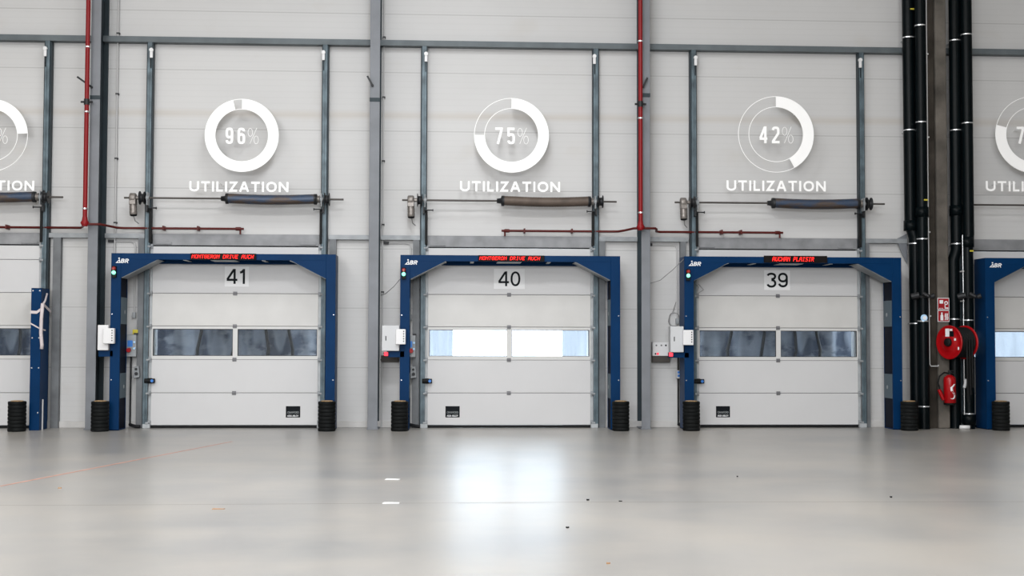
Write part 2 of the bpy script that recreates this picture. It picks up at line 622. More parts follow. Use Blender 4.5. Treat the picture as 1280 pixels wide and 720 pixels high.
def write(mb, text, x0, x1, z0, z1, y0, y1, widths, t, gap, p=2.2):
    """stroke lettering fitted in the rectangle; widths and gap relative to the height"""
    H = z1 - z0
    tot = sum(widths[c] for c in text) + gap * (len(text) - 1)
    kx = (x1 - x0) / (tot * H)
    x = x0
    for c in text:
        for i, (pts, cl) in enumerate(glyph(c, widths[c] * kx, t, p)):
            stroke(mb, [(x + a * H, z0 + b * H) for a, b in pts], t * H, y0 - i * 0.0012, y1, cl)
        x += (widths[c] + gap) * kx * H
    return mb


CAPS = {'U': .90, 'T': .80, 'I': .22, 'L': .60, 'Z': .72, 'A': .92, 'O': .98, 'N': .90}
LED5 = {'M': '1000111011101011000110001100011000 1', 'O': '01110100011000110001100011000101110', 'N': '10001110011010110011100011000110001', 'T': '11111001000010000100001000010000100',
        'G': '01110100011000010111100011000101110', 'E': '11111100001000011110100001000011111', 'R': '11110100011000111110101001001010001', 'D': '11110100011000110001100011000111110',
        'I': '01110001000010000100001000010001110', 'V': '10001100011000110001100010101000100', 'A': '01110100011000111111100011000110001', 'U': '10001100011000110001100011000101110',
        'C': '01110100011000010000100001000101110', 'H': '10001100011000111111100011000110001', 'L': '10000100001000010000100001000011111', 'P': '11110100011000111110100001000010000',
        'S': '01111100001000001110000010000111110', ' ': '0' * 35}


def led_text(text, x0, x1, z0, z1, y0, y1, shear=0.18):
    """5 x 7 dot lettering, each row of lit dots one bar"""
    mb = MB()
    n = len(text) * 6 - 1
    px, pz = (x1 - x0) / n, (z1 - z0) / 7
    for i, ch in enumerate(text):
        bits = LED5[ch].replace(' ', '')
        for r_ in range(7):
            row = bits[r_ * 5:r_ * 5 + 5]
            c = 0
            while c < 5:
                if row[c] == '1':
                    e = c
                    while e + 1 < 5 and row[e + 1] == '1':
                        e += 1
                    zb = z1 - (r_ + 1) * pz
                    sh = shear * (zb - z0)
                    xa = x0 + (i * 6 + c) * px + sh
                    xb = x0 + (i * 6 + e + 1) * px + sh
                    mb.box(xa + .05 * px, xb - .05 * px, y0, y1, zb + .06 * pz, zb + .94 * pz)
                    c = e
                c += 1
    return mb


# ------------------------------------------------------------------ the hall
DX = {42: -8.58, 41: -3.735, 40: 1.09, 39: 5.93, 38: 10.78}       # door centres
XL, XR, YB, ZC = -26.0, 28.0, -38.0, 10.5

fl = MB().box(XL, XR, YB, 0.4, -0.2, 0.0).build('floor', 'floor')
tag(fl, 'polished grey concrete floor of the hall', 'floor', kind='structure')
ln = MB()
pts = [(-4.76, -8.66), (-4.10, -6.12), (-3.28, -2.96)]
for (ax, ay), (bx, by) in zip(pts, pts[1:]):
    ln.add([(ax - 0.022, ay, 0.0015), (ax + 0.022, ay, 0.0015), (bx + 0.022, by, 0.0015), (bx - 0.022, by, 0.0015)], [(0, 1, 2, 3)])
o = ln.build('painted_line', 'paintline', fl)
o['label'] = 'worn thin red painted line'
jn = MB()
pts = [(-6.5, -10.72), (1.38, -10.28), (3.23, -10.37), (5.28, -11.03), (8.0, -11.9)]
pts = [(-9.0, -10.1), (-3.63, -10.20), (1.38, -10.12), (3.23, -10.16), (9.0, -10.3)]
for (ax, ay), (bx, by) in zip(pts, pts[1:]):
    jn.add([(ax, ay - 0.008, 0.001), (bx, by - 0.008, 0.001), (bx, by + 0.008, 0.001), (ax, ay + 0.008, 0.001)], [(0, 1, 2, 3)])
o = jn.build('slab_joint', 'jointline', fl)
o['label'] = 'thin saw-cut joint across the slab'

wb = MB()
edges = [XL]
for n in (42, 41, 40, 39, 38):
    edges += [DX[n] - 1.41, DX[n] + 1.41]
edges.append(XR)
for a, b in zip(edges[0::2], edges[1::2]):
    wb.box(a, b, 0.0, 0.16, 0.0, 3.19)
wb.box(XL, XR, 0.0, 0.16, 3.19, ZC)
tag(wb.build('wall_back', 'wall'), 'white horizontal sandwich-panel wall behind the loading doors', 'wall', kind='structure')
tag(MB().box(XL - .2, XL, YB, 0.16, 0, ZC).build('wall_left', 'hall'), 'light grey side wall at the far left', 'wall', kind='structure')
tag(MB().box(XR, XR + .2, YB, 0.16, 0, ZC).build('wall_right', 'hall'), 'light grey side wall at the far right', 'wall', kind='structure')
tag(MB().box(XL, XR, YB - .2, YB, 0, ZC).build('wall_front', 'hall'), 'light grey hall wall behind the camera', 'wall', kind='structure')
tag(MB().box(XL, XR, YB, 0.16, ZC, ZC + .2).build('ceiling', 'ceil'), 'pale sheet roof over the hall', 'ceiling', kind='structure')

bbm = MB()
for a, b in zip(edges[0::2], edges[1::2]):
    bbm.box(a - 0.0, b - 0.12 if b < XR else b, -0.035, 0.0, 0.0, 0.115)
tag(bbm.build('baseboard_back', 'plinth', bevel=0.006), 'low white plinth along the foot of the panel wall', 'baseboard', kind='structure')

# yard outside, seen through the door windows
tag(MB().box(-40, 40, 0.4, 60, -1.3, -1.2).build('ground', 'yard'), 'grey yard ground outside the loading doors', 'ground', kind='structure')


# ------------------------------------------------------------------ columns, purlins, girts, lintels
def i_column(x0, x1, label, splice, lever):
    root = thing('steel_column', (0.5 * (x0 + x1), -0.26, 0), label, 'column', kind='structure')
    MB().box(x0, x1, -0.515, -0.50, 0, ZC).build('front_flange', 'column', root, 0.003)
    xc = 0.5 * (x0 + x1)
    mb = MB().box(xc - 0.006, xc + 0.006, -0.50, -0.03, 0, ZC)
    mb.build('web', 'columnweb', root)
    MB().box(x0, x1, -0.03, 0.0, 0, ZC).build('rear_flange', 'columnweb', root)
    # deep side channel closes the column below the girt line as in most halls
    sp = MB().box(x0 - 0.004, x1 + 0.004, -0.522, -0.512, splice - 0.05, splice + 0.02)
    sp.build('splice_plate', 'columnweb', root, 0.002)
    MB().box(x0 - .015, x1 + .015, -0.54, -0.02, 0, 0.02).build('base_plate', 'column', root, 0.003)
    (ax, az), (bx, bz) = lever
    lv = MB().box(-0.5, 0.5, -0.02, 0.02, -0.016, 0.016)
    d = Vector((bx - ax, 0, bz - az))
    ang = math.atan2(d.z, d.x)
    vs = []
    for x, y, z in lv.v:
        x *= d.length
        vs.append((0.5 * (ax + bx) + x * math.cos(ang) - z * math.sin(ang), -0.56 + y, 0.5 * (az + bz) + x * math.sin(ang) + z * math.cos(ang)))
    lv.v = vs
    lv.cyl((bx, -0.56, bz), (bx, -0.50, bz), 0.022)
    lv.build('hook_arm', 'dark', root)
    return root


i_column(-6.195, -6.028, 'grey steel column left of door 41 with red sprinkler riser on its left edge', 5.74, ((-6.405, 6.068), (-6.17, 5.90)))
i_column(-1.385, -1.212, 'grey steel column standing between door 41 and door 40, without red pipe', 5.76, ((-1.428, 6.149), (-1.34, 5.99)))
i_column(3.388, 3.545, 'grey steel column between door 40 and door 39 behind a red riser', 5.90, ((3.49, 6.186), (3.42, 6.03)))

segs = [(XL, -6.13, 'far left, running over door 42'), (-6.09, -1.32, 'over the 96 percent gauge and door 41'), (-1.28, 3.45, 'over the 75 percent gauge and door 40'),
        (3.48, 8.52, 'over the 42 percent gauge and door 39'), (8.93, XR, 'at the far right, past the concrete column')]
for a, b, w in segs:
    p = MB().box(a, b, -0.17, -0.162, 6.785, 6.885)
    p.box(a, b, -0.162, 0.0, 6.877, 6.885)
    p.box(a, b, -0.162, 0.0, 6.785, 6.793)
    tag(p.build('steel_beam', 'beam'), 'long grey steel purlin high on the wall, ' + w, 'beam', 'high wall purlins', 'structure')

for n in (42, 41, 40, 39, 38):
    c = DX[n]
    l = MB().box(c - 1.47, c + 1.47, -0.045, 0.0, 3.205, 3.41)
    for q in (-1.28, 1.25) if n != 40 else (-1.28,):
        l.box(c + q - 0.14, c + q + 0.14, -0.062, -0.045, 3.225, 3.262)
    tag(l.build('lintel', 'lintel', bevel=0.004), 'broad galvanised lintel directly above door %d' % n, 'lintel', 'door lintels', 'structure')

girts = [(-7.02, -6.2, 'between door 42 and its right-hand steel column'), (-6.02, -5.33, 'between the left steel column and door 41'), (-2.12, -1.39, 'between door 41 and the middle steel column'),
         (-1.2, -0.5, 'between the middle steel column and door 40'), (2.69, 3.38, 'between door 40 and the right steel column'), (3.55, 4.30, 'between the right steel column and door 39'),
         (7.52, 8.30, 'between door 39 and the black pipes')]
for a, b, w in girts:
    g = MB().box(a, b, -0.11, -0.104, 3.325, 3.405).box(a, b, -0.104, 0.0, 3.325, 3.331).box(a, b, -0.104, 0.0, 3.399, 3.405)
    tag(g.build('steel_beam', 'galv'), 'short horizontal steel girt ' + w, 'beam', 'short side girts', 'structure')

posts = [(-6.909, -6.775, 'right of door 42'), (-5.44, -5.335, 'left of door 41'), (-2.10, -1.985, 'right of door 41'), (-0.63, -0.515, 'left of door 40'), (2.69, 2.80, 'right of door 40'),
         (4.155, 4.255, 'left of door 39'), (7.525, 7.60, 'right of door 39')]
for a, b, w in posts:
    g = MB().box(a, b, -0.105, -0.095, 0, 3.33).box(a, a + 0.01, -0.095, 0, 0, 3.33).box(b - 0.01, b, -0.095, 0, 0, 3.33)
    tag(g.build('jamb_column', 'jamb'), 'grey steel jamb post from floor to girt, ' + w, 'post', 'door jamb posts', 'structure')

# concrete column with gusset
root = thing('concrete_column', (8.73, -0.2, 0), 'raw brown-grey concrete column between two sets of black pipes', 'column', kind='structure')
MB().box(8.725, 8.935, -0.42, 0.0, 0, ZC).build('shaft', 'conc', root, 0.025, seg=2)
o = MB().box(8.55, 8.725, -0.36, 0.0, 0, ZC).build('recessed_flank', 'concshade', root, 0.01)
o['label'] = 'flank of the concrete column, coloured darker for the shade of the pipes'


# ------------------------------------------------------------------ doors
def lettering_plate(root, name, x0, x1, z0, z1, y, material, th=0.003):
    return MB().box(x0, x1, y - th, y, z0, z1).build(name, material, root)


SEAMS = [0.045, 0.613, 1.199, 1.782, 2.358, 2.935, 3.185]


def make_door(num, idx, sticker):
    c = DX[num]
    look = {42: 'partly cut off by the left picture edge, dark window',
            41: 'numbered 41 with dark windows', 40: 'numbered 40 with bright daylight in its windows',
            39: 'numbered 39 with dark windows', 38: 'cut off by the right picture edge, pale blue window'}[num]
    root = thing('door_%d' % idx, (c, -0.08, 0), 'white sectional loading door ' + look, 'door', kind='structure')
    a, b = c - 1.452, c + 1.448
    for i, (z0, z1) in enumerate(zip(SEAMS, SEAMS[1:])):
        if i == 2:
            continue
        MB().box(a, b, -0.10, -0.06, z0 + 0.004, z1 - 0.004).build('panel', 'doorblotch' if i == 3 else 'door', root, 0.006)
        if i in (1, 3, 4, 0):
            pass
    # window section
    z0, z1 = SEAMS[2] + 0.004, SEAMS[3] - 0.004
    g0, g1 = 1.262, 1.735
    gx = [(a + 0.022, c - 0.043), (c + 0.04, b - 0.018)]
    fr = MB()
    fr.box(a, b, -0.10, -0.06, z0, g0).box(a, b, -0.10, -0.06, g1, z1)
    fr.box(a, gx[0][0], -0.10, -0.06, g0, g1).box(gx[0][1], gx[1][0], -0.10, -0.06, g0, g1).box(gx[1][1], b, -0.10, -0.06, g0, g1)
    wf = fr.build('window_frame', 'doorframe', root)
    for p, q in gx:
        MB().box(p, q, -0.078, -0.072, g0, g1).build('window_pane', 'glass', wf)
        rm = MB()
        rm.box(p, q, -0.088, -0.070, g1 - 0.012, g1).box(p, q, -0.088, -0.070, g0, g0 + 0.010)
        rm.box(p, p + 0.010, -0.088, -0.070, g0 + .01, g1 - .012).box(q - 0.010, q, -0.088, -0.070, g0 + .01, g1 - .012)
        rm.build('window_gasket', 'dark' if num not in (40,) else 'hinge', wf)
    # seam shadow gaps are real gaps; thin seal behind them
    sl = MB()
    for z in SEAMS[1:-1]:
        sl.box(a, b, -0.085, -0.065, z - 0.006, z + 0.006)
    sl.build('joint_seal', 'hinge', root)
    MB().box(a, b, -0.115, -0.055, 0.002, 0.046).build('bottom_seal', 'black', root, 0.004)
    MB().box(a + .02, b - .02, -0.09, -0.05, 3.186, 3.206).build('top_seal', 'black', root)
    for z in SEAMS[1:-2]:
        h = MB().box(c - 0.045, c + 0.025, -0.112, -0.10, z - 0.034, z + 0.034)
        h.cyl((c - 0.045, -0.115, z), (c + 0.025, -0.115, z), 0.010, 8)
        h.build('hinge', 'hinge', root, 0.003)
    for sgn, ex in ((-1, a), (1, b)):
        e = MB().box(ex, ex + sgn * 0.05, -0.10, -0.055, 0.05, 3.19)
        e.build('edge_cap', 'strip', root, 0.004)
        for z in [0.10] + SEAMS[1:]:
            r = MB().box(ex - sgn * 0.005, ex + sgn * 0.045, -0.135, -0.10, z - 0.045, z + 0.035)
            r.cyl((ex + sgn * 0.02, -0.15, z - 0.01), (ex + sgn * 0.075, -0.15, z - 0.01), 0.024, 12)
            r.box(ex + sgn * .0, ex + sgn * 0.035, -0.155, -0.13, z - 0.012, z + 0.008)
            r.build('roller_bracket', 'galv', root, 0.002)
    # bolt handle at the left edge
    if num != 38:
        lz = 0.828
        h = MB().cyl((c - 1.545, -0.175, lz), (c - 1.37, -0.175, lz), 0.040, 16)
        h.box(c - 1.50, c - 1.43, -0.165, -0.10, lz - 0.045, lz + 0.045)
        hb = h.build('bolt_handle', 'black', root)
        MB().cyl((c - 1.408, -0.222, lz), (c - 1.408, -0.19, lz), 0.026, 14).build('blue_knob', 'blueplastic', hb)
    # number sheet
    if num in (41, 40, 39):
        dx = {41: 0.015, 40: -0.005, 39: -0.02}[num]
        zz = {41: 2.66, 40: 2.643, 39: 2.645}[num]
        sw_ = {41: 0.21, 40: 0.275, 39: 0.235}[num]
        ns = MB().box(c + dx - sw_, c + dx + sw_, -0.103, -0.10, zz - 0.18, zz + 0.175).build('number_sheet', 'paper', root)
        hw = {41: 0.18, 40: 0.195, 39: 0.195}[num]
        hw = {41: 0.175, 40: 0.195, 39: 0.195}[num]
        nm = MB()
        write(nm, str(num), c + dx - hw, c + dx + hw, zz - 0.132, zz + 0.132, -0.1045, -0.103, {'4': .62, '1': .46, '0': .58, '3': .58, '9': .58}, 0.145 if num != 40 else 0.135, 0.10)
        nm.build('numeral', 'ink', ns)
    # maker's sticker
    if sticker is not None:
        sx = c + sticker
        st = MB().box(sx - 0.126, sx + 0.126, -0.103, -0.10, 0.183, 0.382).build('sticker', 'ink', root)
        text_mesh('CRAWFORD', sx - 0.10, sx + 0.10, 0.252, 0.290, -0.103, 0.001, 0.0).build('upper_lettering', 'dimprint', st)
        text_mesh('ASSA ABLOY', sx - 0.10, sx + 0.10, 0.196, 0.228, -0.103, 0.001, 0.02).build('lower_lettering', 'print', st)
    return root


for i, (n, st) in enumerate(((42, None), (41, 1.02), (40, -1.005), (39, -1.013), (38, None))):
    make_door(n, i + 1, st)


def make_guide(x_in, sgn, label):
    """x_in: edge next to the door, sgn +1 = right of the door"""
    root = thing('door_guide_rail', (x_in, -0.1, 0), label, 'guide rail', 'vertical door guide rails')
    w = 0.10
    p = MB()
    p.box(x_in + sgn * 0.02, x_in + sgn * w, -0.165, -0.157, 0.0, 6.84)          # front flange
    p.box(x_in + sgn * (w - 0.008), x_in + sgn * w, -0.157, -0.0, 0.0, 6.84)      # web
    p.box(x_in + sgn * 0.05, x_in + sgn * 0.06, -0.175, -0.165, 0.0, 6.70)        # lip
    p.build('channel', 'guide', root, 0.002)
    MB().box(x_in + sgn * (w), x_in + sgn * (w + 0.022), -0.12, -0.004, 0.0, 6.78).build('fixing_angle', 'columnweb', root)
    MB().box(x_in + sgn * 0.004, x_in + sgn * 0.020, -0.150, -0.02, 3.2, 6.80).build('inner_edge', 'columnweb', root)
    t = MB().box(x_in + sgn * 0.005, x_in + sgn * 0.055, -0.20, -0.175, 6.50, 6.62)
    t.cyl((x_in + sgn * 0.03, -0.21, 6.64), (x_in + sgn * 0.03, -0.165, 6.64), 0.035, 14)
    t.build('end_stop', 'white', root, 0.003)
    MB().box(x_in + sgn * 0.03, x_in + sgn * 0.042, -0.19, -0.178, 6.32, 6.50).build('stop_spring', 'black', root)
    MB().box(x_in - sgn * 0.012, x_in + sgn * 0.034, -0.185, -0.12, 3.24, 3.84).build('cable_cover', 'black', root, 0.003)
    MB().box(x_in - sgn * 0.03, x_in + sgn * 0.10, -0.185, -0.10, 0.0, 0.075).build('foot_bracket', 'strip', root, 0.006)
    return root


for n in (42, 41, 40, 39, 38):
    if n != 42:
        make_guide(DX[n] - 1.475, -1, 'tall galvanised guide rail along the left side of door %d' % n)
    if n != 38:
        make_guide(DX[n] + 1.475, 1, 'tall galvanised guide rail along the right side of door %d' % n)


def make_spring(n, brown):
    c = DX[n]
    y, z = -0.30, 4.012
    root = thing('torsion_spring_shaft', (c, y, z), {
        42: 'spring shaft above door 42, cut off by the left picture edge', 41: 'spring shaft above door 41 with blue and rust coil',
        40: 'spring shaft above door 40 with a mostly brown coil', 39: 'spring shaft above door 39 with a dark blue banded coil',
        38: 'bare thin shaft above door 38 at the right picture edge'}[n], 'door spring', 'door spring shafts')
    MB().cyl((c - (1.91 if n != 38 else 1.36), y, z), (c + 1.89, y, z), 0.017, 12).build('shaft', 'rod', root)
    x0, x1 = c - 0.13, c + 1.395
    k = 150
    prof_fr = []
    for i in range(k + 1):
        t = i / k
        x = x0 + (x1 - x0) * t
        r = 0.085 + 0.006 * math.cos(i * math.pi)
        zz = z - 0.022 * math.sin(math.pi * t) + 0.006
        prof_fr.append([(x, y + r * math.cos(2 * math.pi * q / 20), zz + r * math.sin(2 * math.pi * q / 20)) for q in range(20)])
    sp = MB().rings(prof_fr)
    sp.build('spring_coil', brown, root)
    for xx, s in ((x0, -1), (x1, 1)):
        MB().lathe((xx - s * 0.02, y, z), (s, 0, 0), [(0, 0.094), (0.05, 0.094), (0.06, 0.05), (0.13, 0.04), (0.13, 0.03)], 18).build('spring_cone', 'dark', root)
    for s in ((-1, 1) if n != 38 else (1,)):
        xd = c + s * 1.60
        d = MB().lathe((xd - 0.045, y, z), (1, 0, 0), [(0, 0.118), (0.012, 0.118), (0.018, 0.075), (0.075, 0.070), (0.08, 0.112), (0.092, 0.112)], 26)
        d.build('cable_drum', 'dark', root)
        b = MB().box(c + s * 1.50, c + s * 1.515, y - 0.06, -0.177, z - 0.13, z + 0.10)
        b.lathe((c + s * 1.48, y, z), (s, 0, 0), [(0, 0.05), (0.05, 0.05)], 16)
        b.build('bearing_plate', 'galv', root, 0.003)
        g = MB().box(c + s * 1.515, c + s * 1.545, y + 0.02, -0.177, z - 0.24, z - 0.12)
        g.cyl((c + s * 1.36, y + 0.05, z - 0.17), (c + s * 1.54, y + 0.05, z - 0.17), 0.012, 8)
        g.cyl((c + s * 1.36, y + 0.05, z - 0.17), (c + s * 1.375, y + 0.05, z - 0.17), 0.022, 10)
        g.build('tension_arm', 'dark', root, 0.003)
    for q in (1.44, 1.47):
        MB().lathe((c + q - 0.02, y, z), (1, 0, 0), [(0, 0.062), (0.022, 0.07), (0.024, 0.03), (0.03, 0.03)], 14).build('collar', 'motor', root)
    # geared motor hanging at the left end
    if n == 38:
        return root
    xm = c - 1.755
    gb = MB().lathe((xm - 0.06, y, z), (1, 0, 0), [(0, 0.06), (0.01, 0.085), (0.10, 0.085), (0.115, 0.06)], 20)
    gb.box(xm - 0.055, xm + 0.055, y - 0.07, y + 0.07, z - 0.12, z + 0.02)
    gb.cyl((xm + 0.05, y, z), (xm + 0.13, y, z), 0.035, 12)
    gb.build('gearbox', 'motor', root, 0.006)
    mo = MB().lathe((xm, y, z - 0.10), (0.04, 0, -1), [(0, 0.062), (0.02, 0.066), (0.04, 0.060), (0.06, 0.066), (0.08, 0.060), (0.10, 0.066), (0.12, 0.060), (0.14, 0.066), (0.19, 0.064), (0.20, 0.05)], 18)
    m_ = mo.build('motor', 'motor', root)
    MB().lathe((xm + 0.0075, y, z - 0.292), (0.04, 0, -1), [(0, 0.06), (0.018, 0.06), (0.03, 0.035)], 18).build('motor_cap', 'black', m_)
    cb = [(xm + 0.01, y, z - 0.31), (xm + 0.03, y + 0.04, z - 0.40), (xm + 0.08, y + 0.09, z - 0.44)]
    MB().tube(cb, 0.009, 8).build('motor_cable', 'cable', root)
    return root


make_spring(42, 'spring')
make_spring(41, 'spring')
make_spring(40, 'brownspring')
make_spring(39, 'spring')
make_spring(38, 'spring')


# ------------------------------------------------------------------ blue portals
def make_portal(x0, x1, zt, label, bolts=True, lamp=True, arm=None, logo=True):
    root = thing('dock_portal', (0.5 * (x0 + x1), -0.37, 0), label, 'portal frame', 'navy blue dock portals')
    yf, yr = -0.66, -0.195
    lw = 0.165
    for s, ex in ((1, x0), (-1, x1)):
        xi = ex + s * lw
        leg = MB()
        leg.box(ex, xi, yf, yf + 0.012, 0.0, zt)                       # front plate
        leg.box(ex, ex + s * 0.012, yf + 0.012, yr, 0.0, zt)           # outer side
        leg.box(ex, xi, yr - 0.012, yr, 0.0, zt)                       # rear plate
        leg.box(xi - s * 0.012, xi, yf + 0.012, yf + 0.045, 0.0, zt)   # inner lip
        leg.box(ex - s * 0.0, xi, yf, yr, 0.0, 0.015)
        lg = leg.build('leg', 'navy', root, 0.003)
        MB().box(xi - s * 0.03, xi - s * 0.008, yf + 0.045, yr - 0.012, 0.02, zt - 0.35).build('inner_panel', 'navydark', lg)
        for z0, z1 in ((0.54, 0.97), (1.81, 2.27)):
            ap = MB().box(xi - s * 0.008, xi + s * 0.004, yf + 0.06, yr - 0.02, z0, z1).build('antenna_plate', 'steelplate', lg, 0.003)
            MB().cyl((xi + s * 0.004, -0.37, 0.5 * (z0 + z1) - .02), (xi + s * 0.007, -0.37, 0.5 * (z0 + z1) - .02), 0.035, 16).build('antenna_mark', 'dimprint', ap)
        if bolts:
            for z in (0.86, 1.98):
                MB().lathe((ex + s * 0.03, yf, z), (0, -1, 0), [(0, 0.011), (0.008, 0.009)], 10).build('bolt', 'chrome', lg)
        # haunch
        tri = [(xi, 2.60), (xi + s * 0.61, 2.915), (xi + s * 0.61, zt - 0.004), (xi, zt - 0.004)]
        if s < 0:
            tri = tri[::-1]
        hh = MB().prism(tri, yf + 0.002, yr - 0.002).build('haunch', 'navy', root, 0.003)
        q = [(xi + s * .012, 2.598), (xi + s * 0.60, 2.902), (xi + s * 0.60, 2.909), (xi + s * .012, 2.605)]
        if s < 0:
            q = q[::-1]
        MB().prism(q, yf + 0.012, yr - 0.008).build('haunch_sheen_plate', 'galv', hh)  # plate added; its pale grey stands in for reflected floor and door
    a, b = x0 + lw, x1 - lw
    MB().box(a, b, yf, yf + 0.010, 2.915, zt).box(a, b, yr - 0.010, yr, 2.868, zt).box(a, b, yf + 0.01, yr - 0.01, zt - 0.012, zt).box(a, b, yf + 0.01, yf + 0.03, 2.915, 2.925).build('beam', 'navy', root, 0.003)
    L = b - a - 1.22
    for q, w in ((0.0, 0.02), (0.205, 0.03), (0.49, 0.21), (0.795, 0.03), (1.0, 0.02)):
        xx = a + 0.61 + L * q
        MB().box(xx - w, xx + w, yf + 0.03, yr - 0.01, 2.905, 2.912).build('cross_strap', 'strip', root)
    if logo:
        lx = x0 + 0.075
        lz = zt - 0.09
        lo = MB()
        h, w = 0.078, 0.085
        sk = 0.02
        P0 = [(lx, lz - h), (lx + w, lz - h), (lx + w * .55 + sk, lz - h * .15)]
        cx_ = sum(p[0] for p in P0) / 3
        cz_ = sum(p[1] for p in P0) / 3
        P1 = [(cx_ + (x - cx_) * .42, cz_ + (z - cz_) * .42) for x, z in P0]
        for i in range(3):
            j = (i + 1) % 3
            lo.prism([P0[i], P0[j], P1[j], P1[i]], yf - 0.003, yf)
        lo.box(lx + 0.045, lx + 0.07, yf - 0.003, yf, lz - 0.008, lz + 0.012)
        H_ = h - 0.006

        def sl_(pts):
            return [(x + 0.22 * (z - (lz - h)), z) for x, z in pts]
        bx_ = lx + w + 0.006
        B1 = [(bx_, lz - h + .007), (bx_, lz - .013), (bx_ + .030, lz - .013), (bx_ + .042, lz - .026), (bx_ + .028, lz - .041), (bx_ + .008, lz - .041)]
        B2 = [(bx_ + .028, lz - .041), (bx_ + .046, lz - .056), (bx_ + .030, lz - h + .007), (bx_, lz - h + .007)]
        rx_ = bx_ + 0.068
        R1 = [(rx_, lz - h), (rx_, lz - .013), (rx_ + .032, lz - .013), (rx_ + .046, lz - .028), (rx_ + .030, lz - .044), (rx_ + .006, lz - .044)]
        R2 = [(rx_ + .022, lz - .044), (rx_ + .046, lz - h)]
        for i_, q in enumerate((B1, B2, R1, R2)):
            stroke(lo, sl_(q), 0.0145, yf - 0.003 - 0.0008 * i_, yf)
        lo.build('logo', 'print', root)
    if lamp:
        lx = x0 + 0.06
        sl = MB().box(lx - 0.036, lx + 0.036, yf - 0.055, yf, 2.60, 2.80).build('signal_lamp', 'black', root, 0.006)
        MB().lathe((lx, yf - 0.055, 2.755), (0, -1, 0), [(0, 0.034), (0.02, 0.032), (0.035, 0.018)], 16).build('red_lens', 'redlens', sl)
        MB().lathe((lx, yf - 0.055, 2.685), (0, -1, 0), [(0, 0.034), (0.02, 0.032), (0.034, 0.018)], 18).build('green_lens', 'greenlamp', sl)
    if arm:
        MB().box(arm[0], arm[1], yf + 0.0, yf + 0.10, arm[2], arm[3]).build('bracket_arm', 'navy', root, 0.004)
    return root


make_portal(-5.755, -1.94, 3.022, 'navy blue portal frame around door 41', arm=(-5.945, -5.70, 1.253, 1.358))
make_portal(-0.83, 2.993, 3.022, 'navy blue portal frame around door 40', arm=(-1.03, -0.75, 1.253, 1.36))
make_portal(4.12, 7.983, 3.027, 'navy blue portal frame around door 39', arm=(3.845, 4.20, 1.253, 1.345))
make_portal(9.493, 13.31, 3.032, 'navy blue portal frame at the right picture edge beside the hose reel', lamp=False)

# cut-off portal post at door 42
root = thing('portal_post', (-7.0, -0.37, 0), 'cut-off navy blue portal post wrapped with white strap, near left picture edge', 'post')
p = MB().box(-7.10, -6.93, -0.62, -0.608, 0, 2.42).box(-6.942, -6.93, -0.608, -0.19, 0, 2.42).box(-7.10, -7.088, -0.608, -0.19, 0, 2.42)
p.box(-7.10, -6.93, -0.202, -0.19, 0, 2.42).box(-7.10, -6.93, -0.62, -0.19, 2.41, 2.42)
p.build('post', 'navy', root, 0.003)
for bx in (-7.07, -6.955):
    for bz in (2.375, 1.57, 1.06, 0.30):
        if bz == 0.30 and bx < -7:
            continue
        MB().lathe((bx, -0.62, bz), (0, -1, 0), [(0, 0.013), (0.008, 0.011)], 10).build('bolt', 'chrome', root)
st = MB()


def band(pts, w, y=None):
    """flat strap along points (x,y,z) with vertical width w"""
    mb = MB()
    fr = []
    for p_ in pts:
        x, yy, z = p_
        fr.append([(x, yy, z - w / 2), (x, yy, z + w / 2)])
    vs = [q for f in fr for q in f]
    fs = [(2 * i, 2 * i + 2, 2 * i + 3, 2 * i + 1) for i in range(len(fr) - 1)]
    mb.add(vs, fs)
    return mb


tp = band([(-7.112, -0.40, 2.03), (-7.108, -0.628, 2.01), (-7.0, -0.630, 2.005), (-6.925, -0.632, 2.06), (-6.918, -0.55, 2.15), (-6.918, -0.12, 2.02)], 0.05)
t2 = band([(-7.112, -0.40, 1.80), (-7.108, -0.628, 1.82), (-7.0, -0.630, 1.76), (-6.925, -0.632, 1.72), (-6.918, -0.4, 1.70)], 0.025)
tp.add(t2.v, t2.f)
t3 = MB().tube([(-6.90, -0.640, 2.16), (-6.915, -0.645, 1.9), (-6.92, -0.642, 1.65), (-6.90, -0.64, 1.45), (-6.905, -0.64, 1.38)], 0.03, 8)
tp.add(t3.v, t3.f, True)
t4 = MB().tube([(-6.905, -0.61, 2.14), (-6.905, -0.50, 2.20), (-6.905, -0.40, 2.33)], 0.018, 8)
tp.add(t4.v, t4.f, True)
o = tp.build('strap', 'tape', root)
so = o.modifiers.new('solid', 'SOLIDIFY')
so.thickness = 0.004
MB().cyl((-6.915, -0.50, 0.0), (-6.915, -0.50, 0.52), 0.014, 10).build('foot_conduit', 'cond', root)

# LED message boards on the portal beams
for n, x0, x1, z0, z1, msg, t0, t1 in ((41, -4.41, -3.30, 2.915, 3.025, 'MONTGERON DRIVE AUCH', -4.39, -3.335),
                                       (40, 0.515, 1.665, 2.918, 3.022, 'MONTGERON DRIVE AUCH', 0.535, 1.59),
                                       (39, 5.525, 6.645, 2.925, 3.045, 'AUCHAN PLAISIR', 5.665, 6.41)):
    root = thing('led_display', (0.5 * (x0 + x1), -0.64, z0), 'black LED message board with red text on the portal beam of door %d' % n, 'display', 'red LED message boards')
    MB().box(x0, x1, -0.705, -0.6605, z0, z1).build('housing', 'ledboard', root, 0.004)
    cw = (t1 - t0) / len(msg)
    at_ = 0
    for word in msg.split(' '):
        led_text(word, t0 + at_ * cw, t0 + (at_ + len(word)) * cw - cw / 6, z0 + 0.022, z1 - 0.022, -0.707, -0.705).build('red_lettering', 'led', root)
        at_ += len(word) + 1

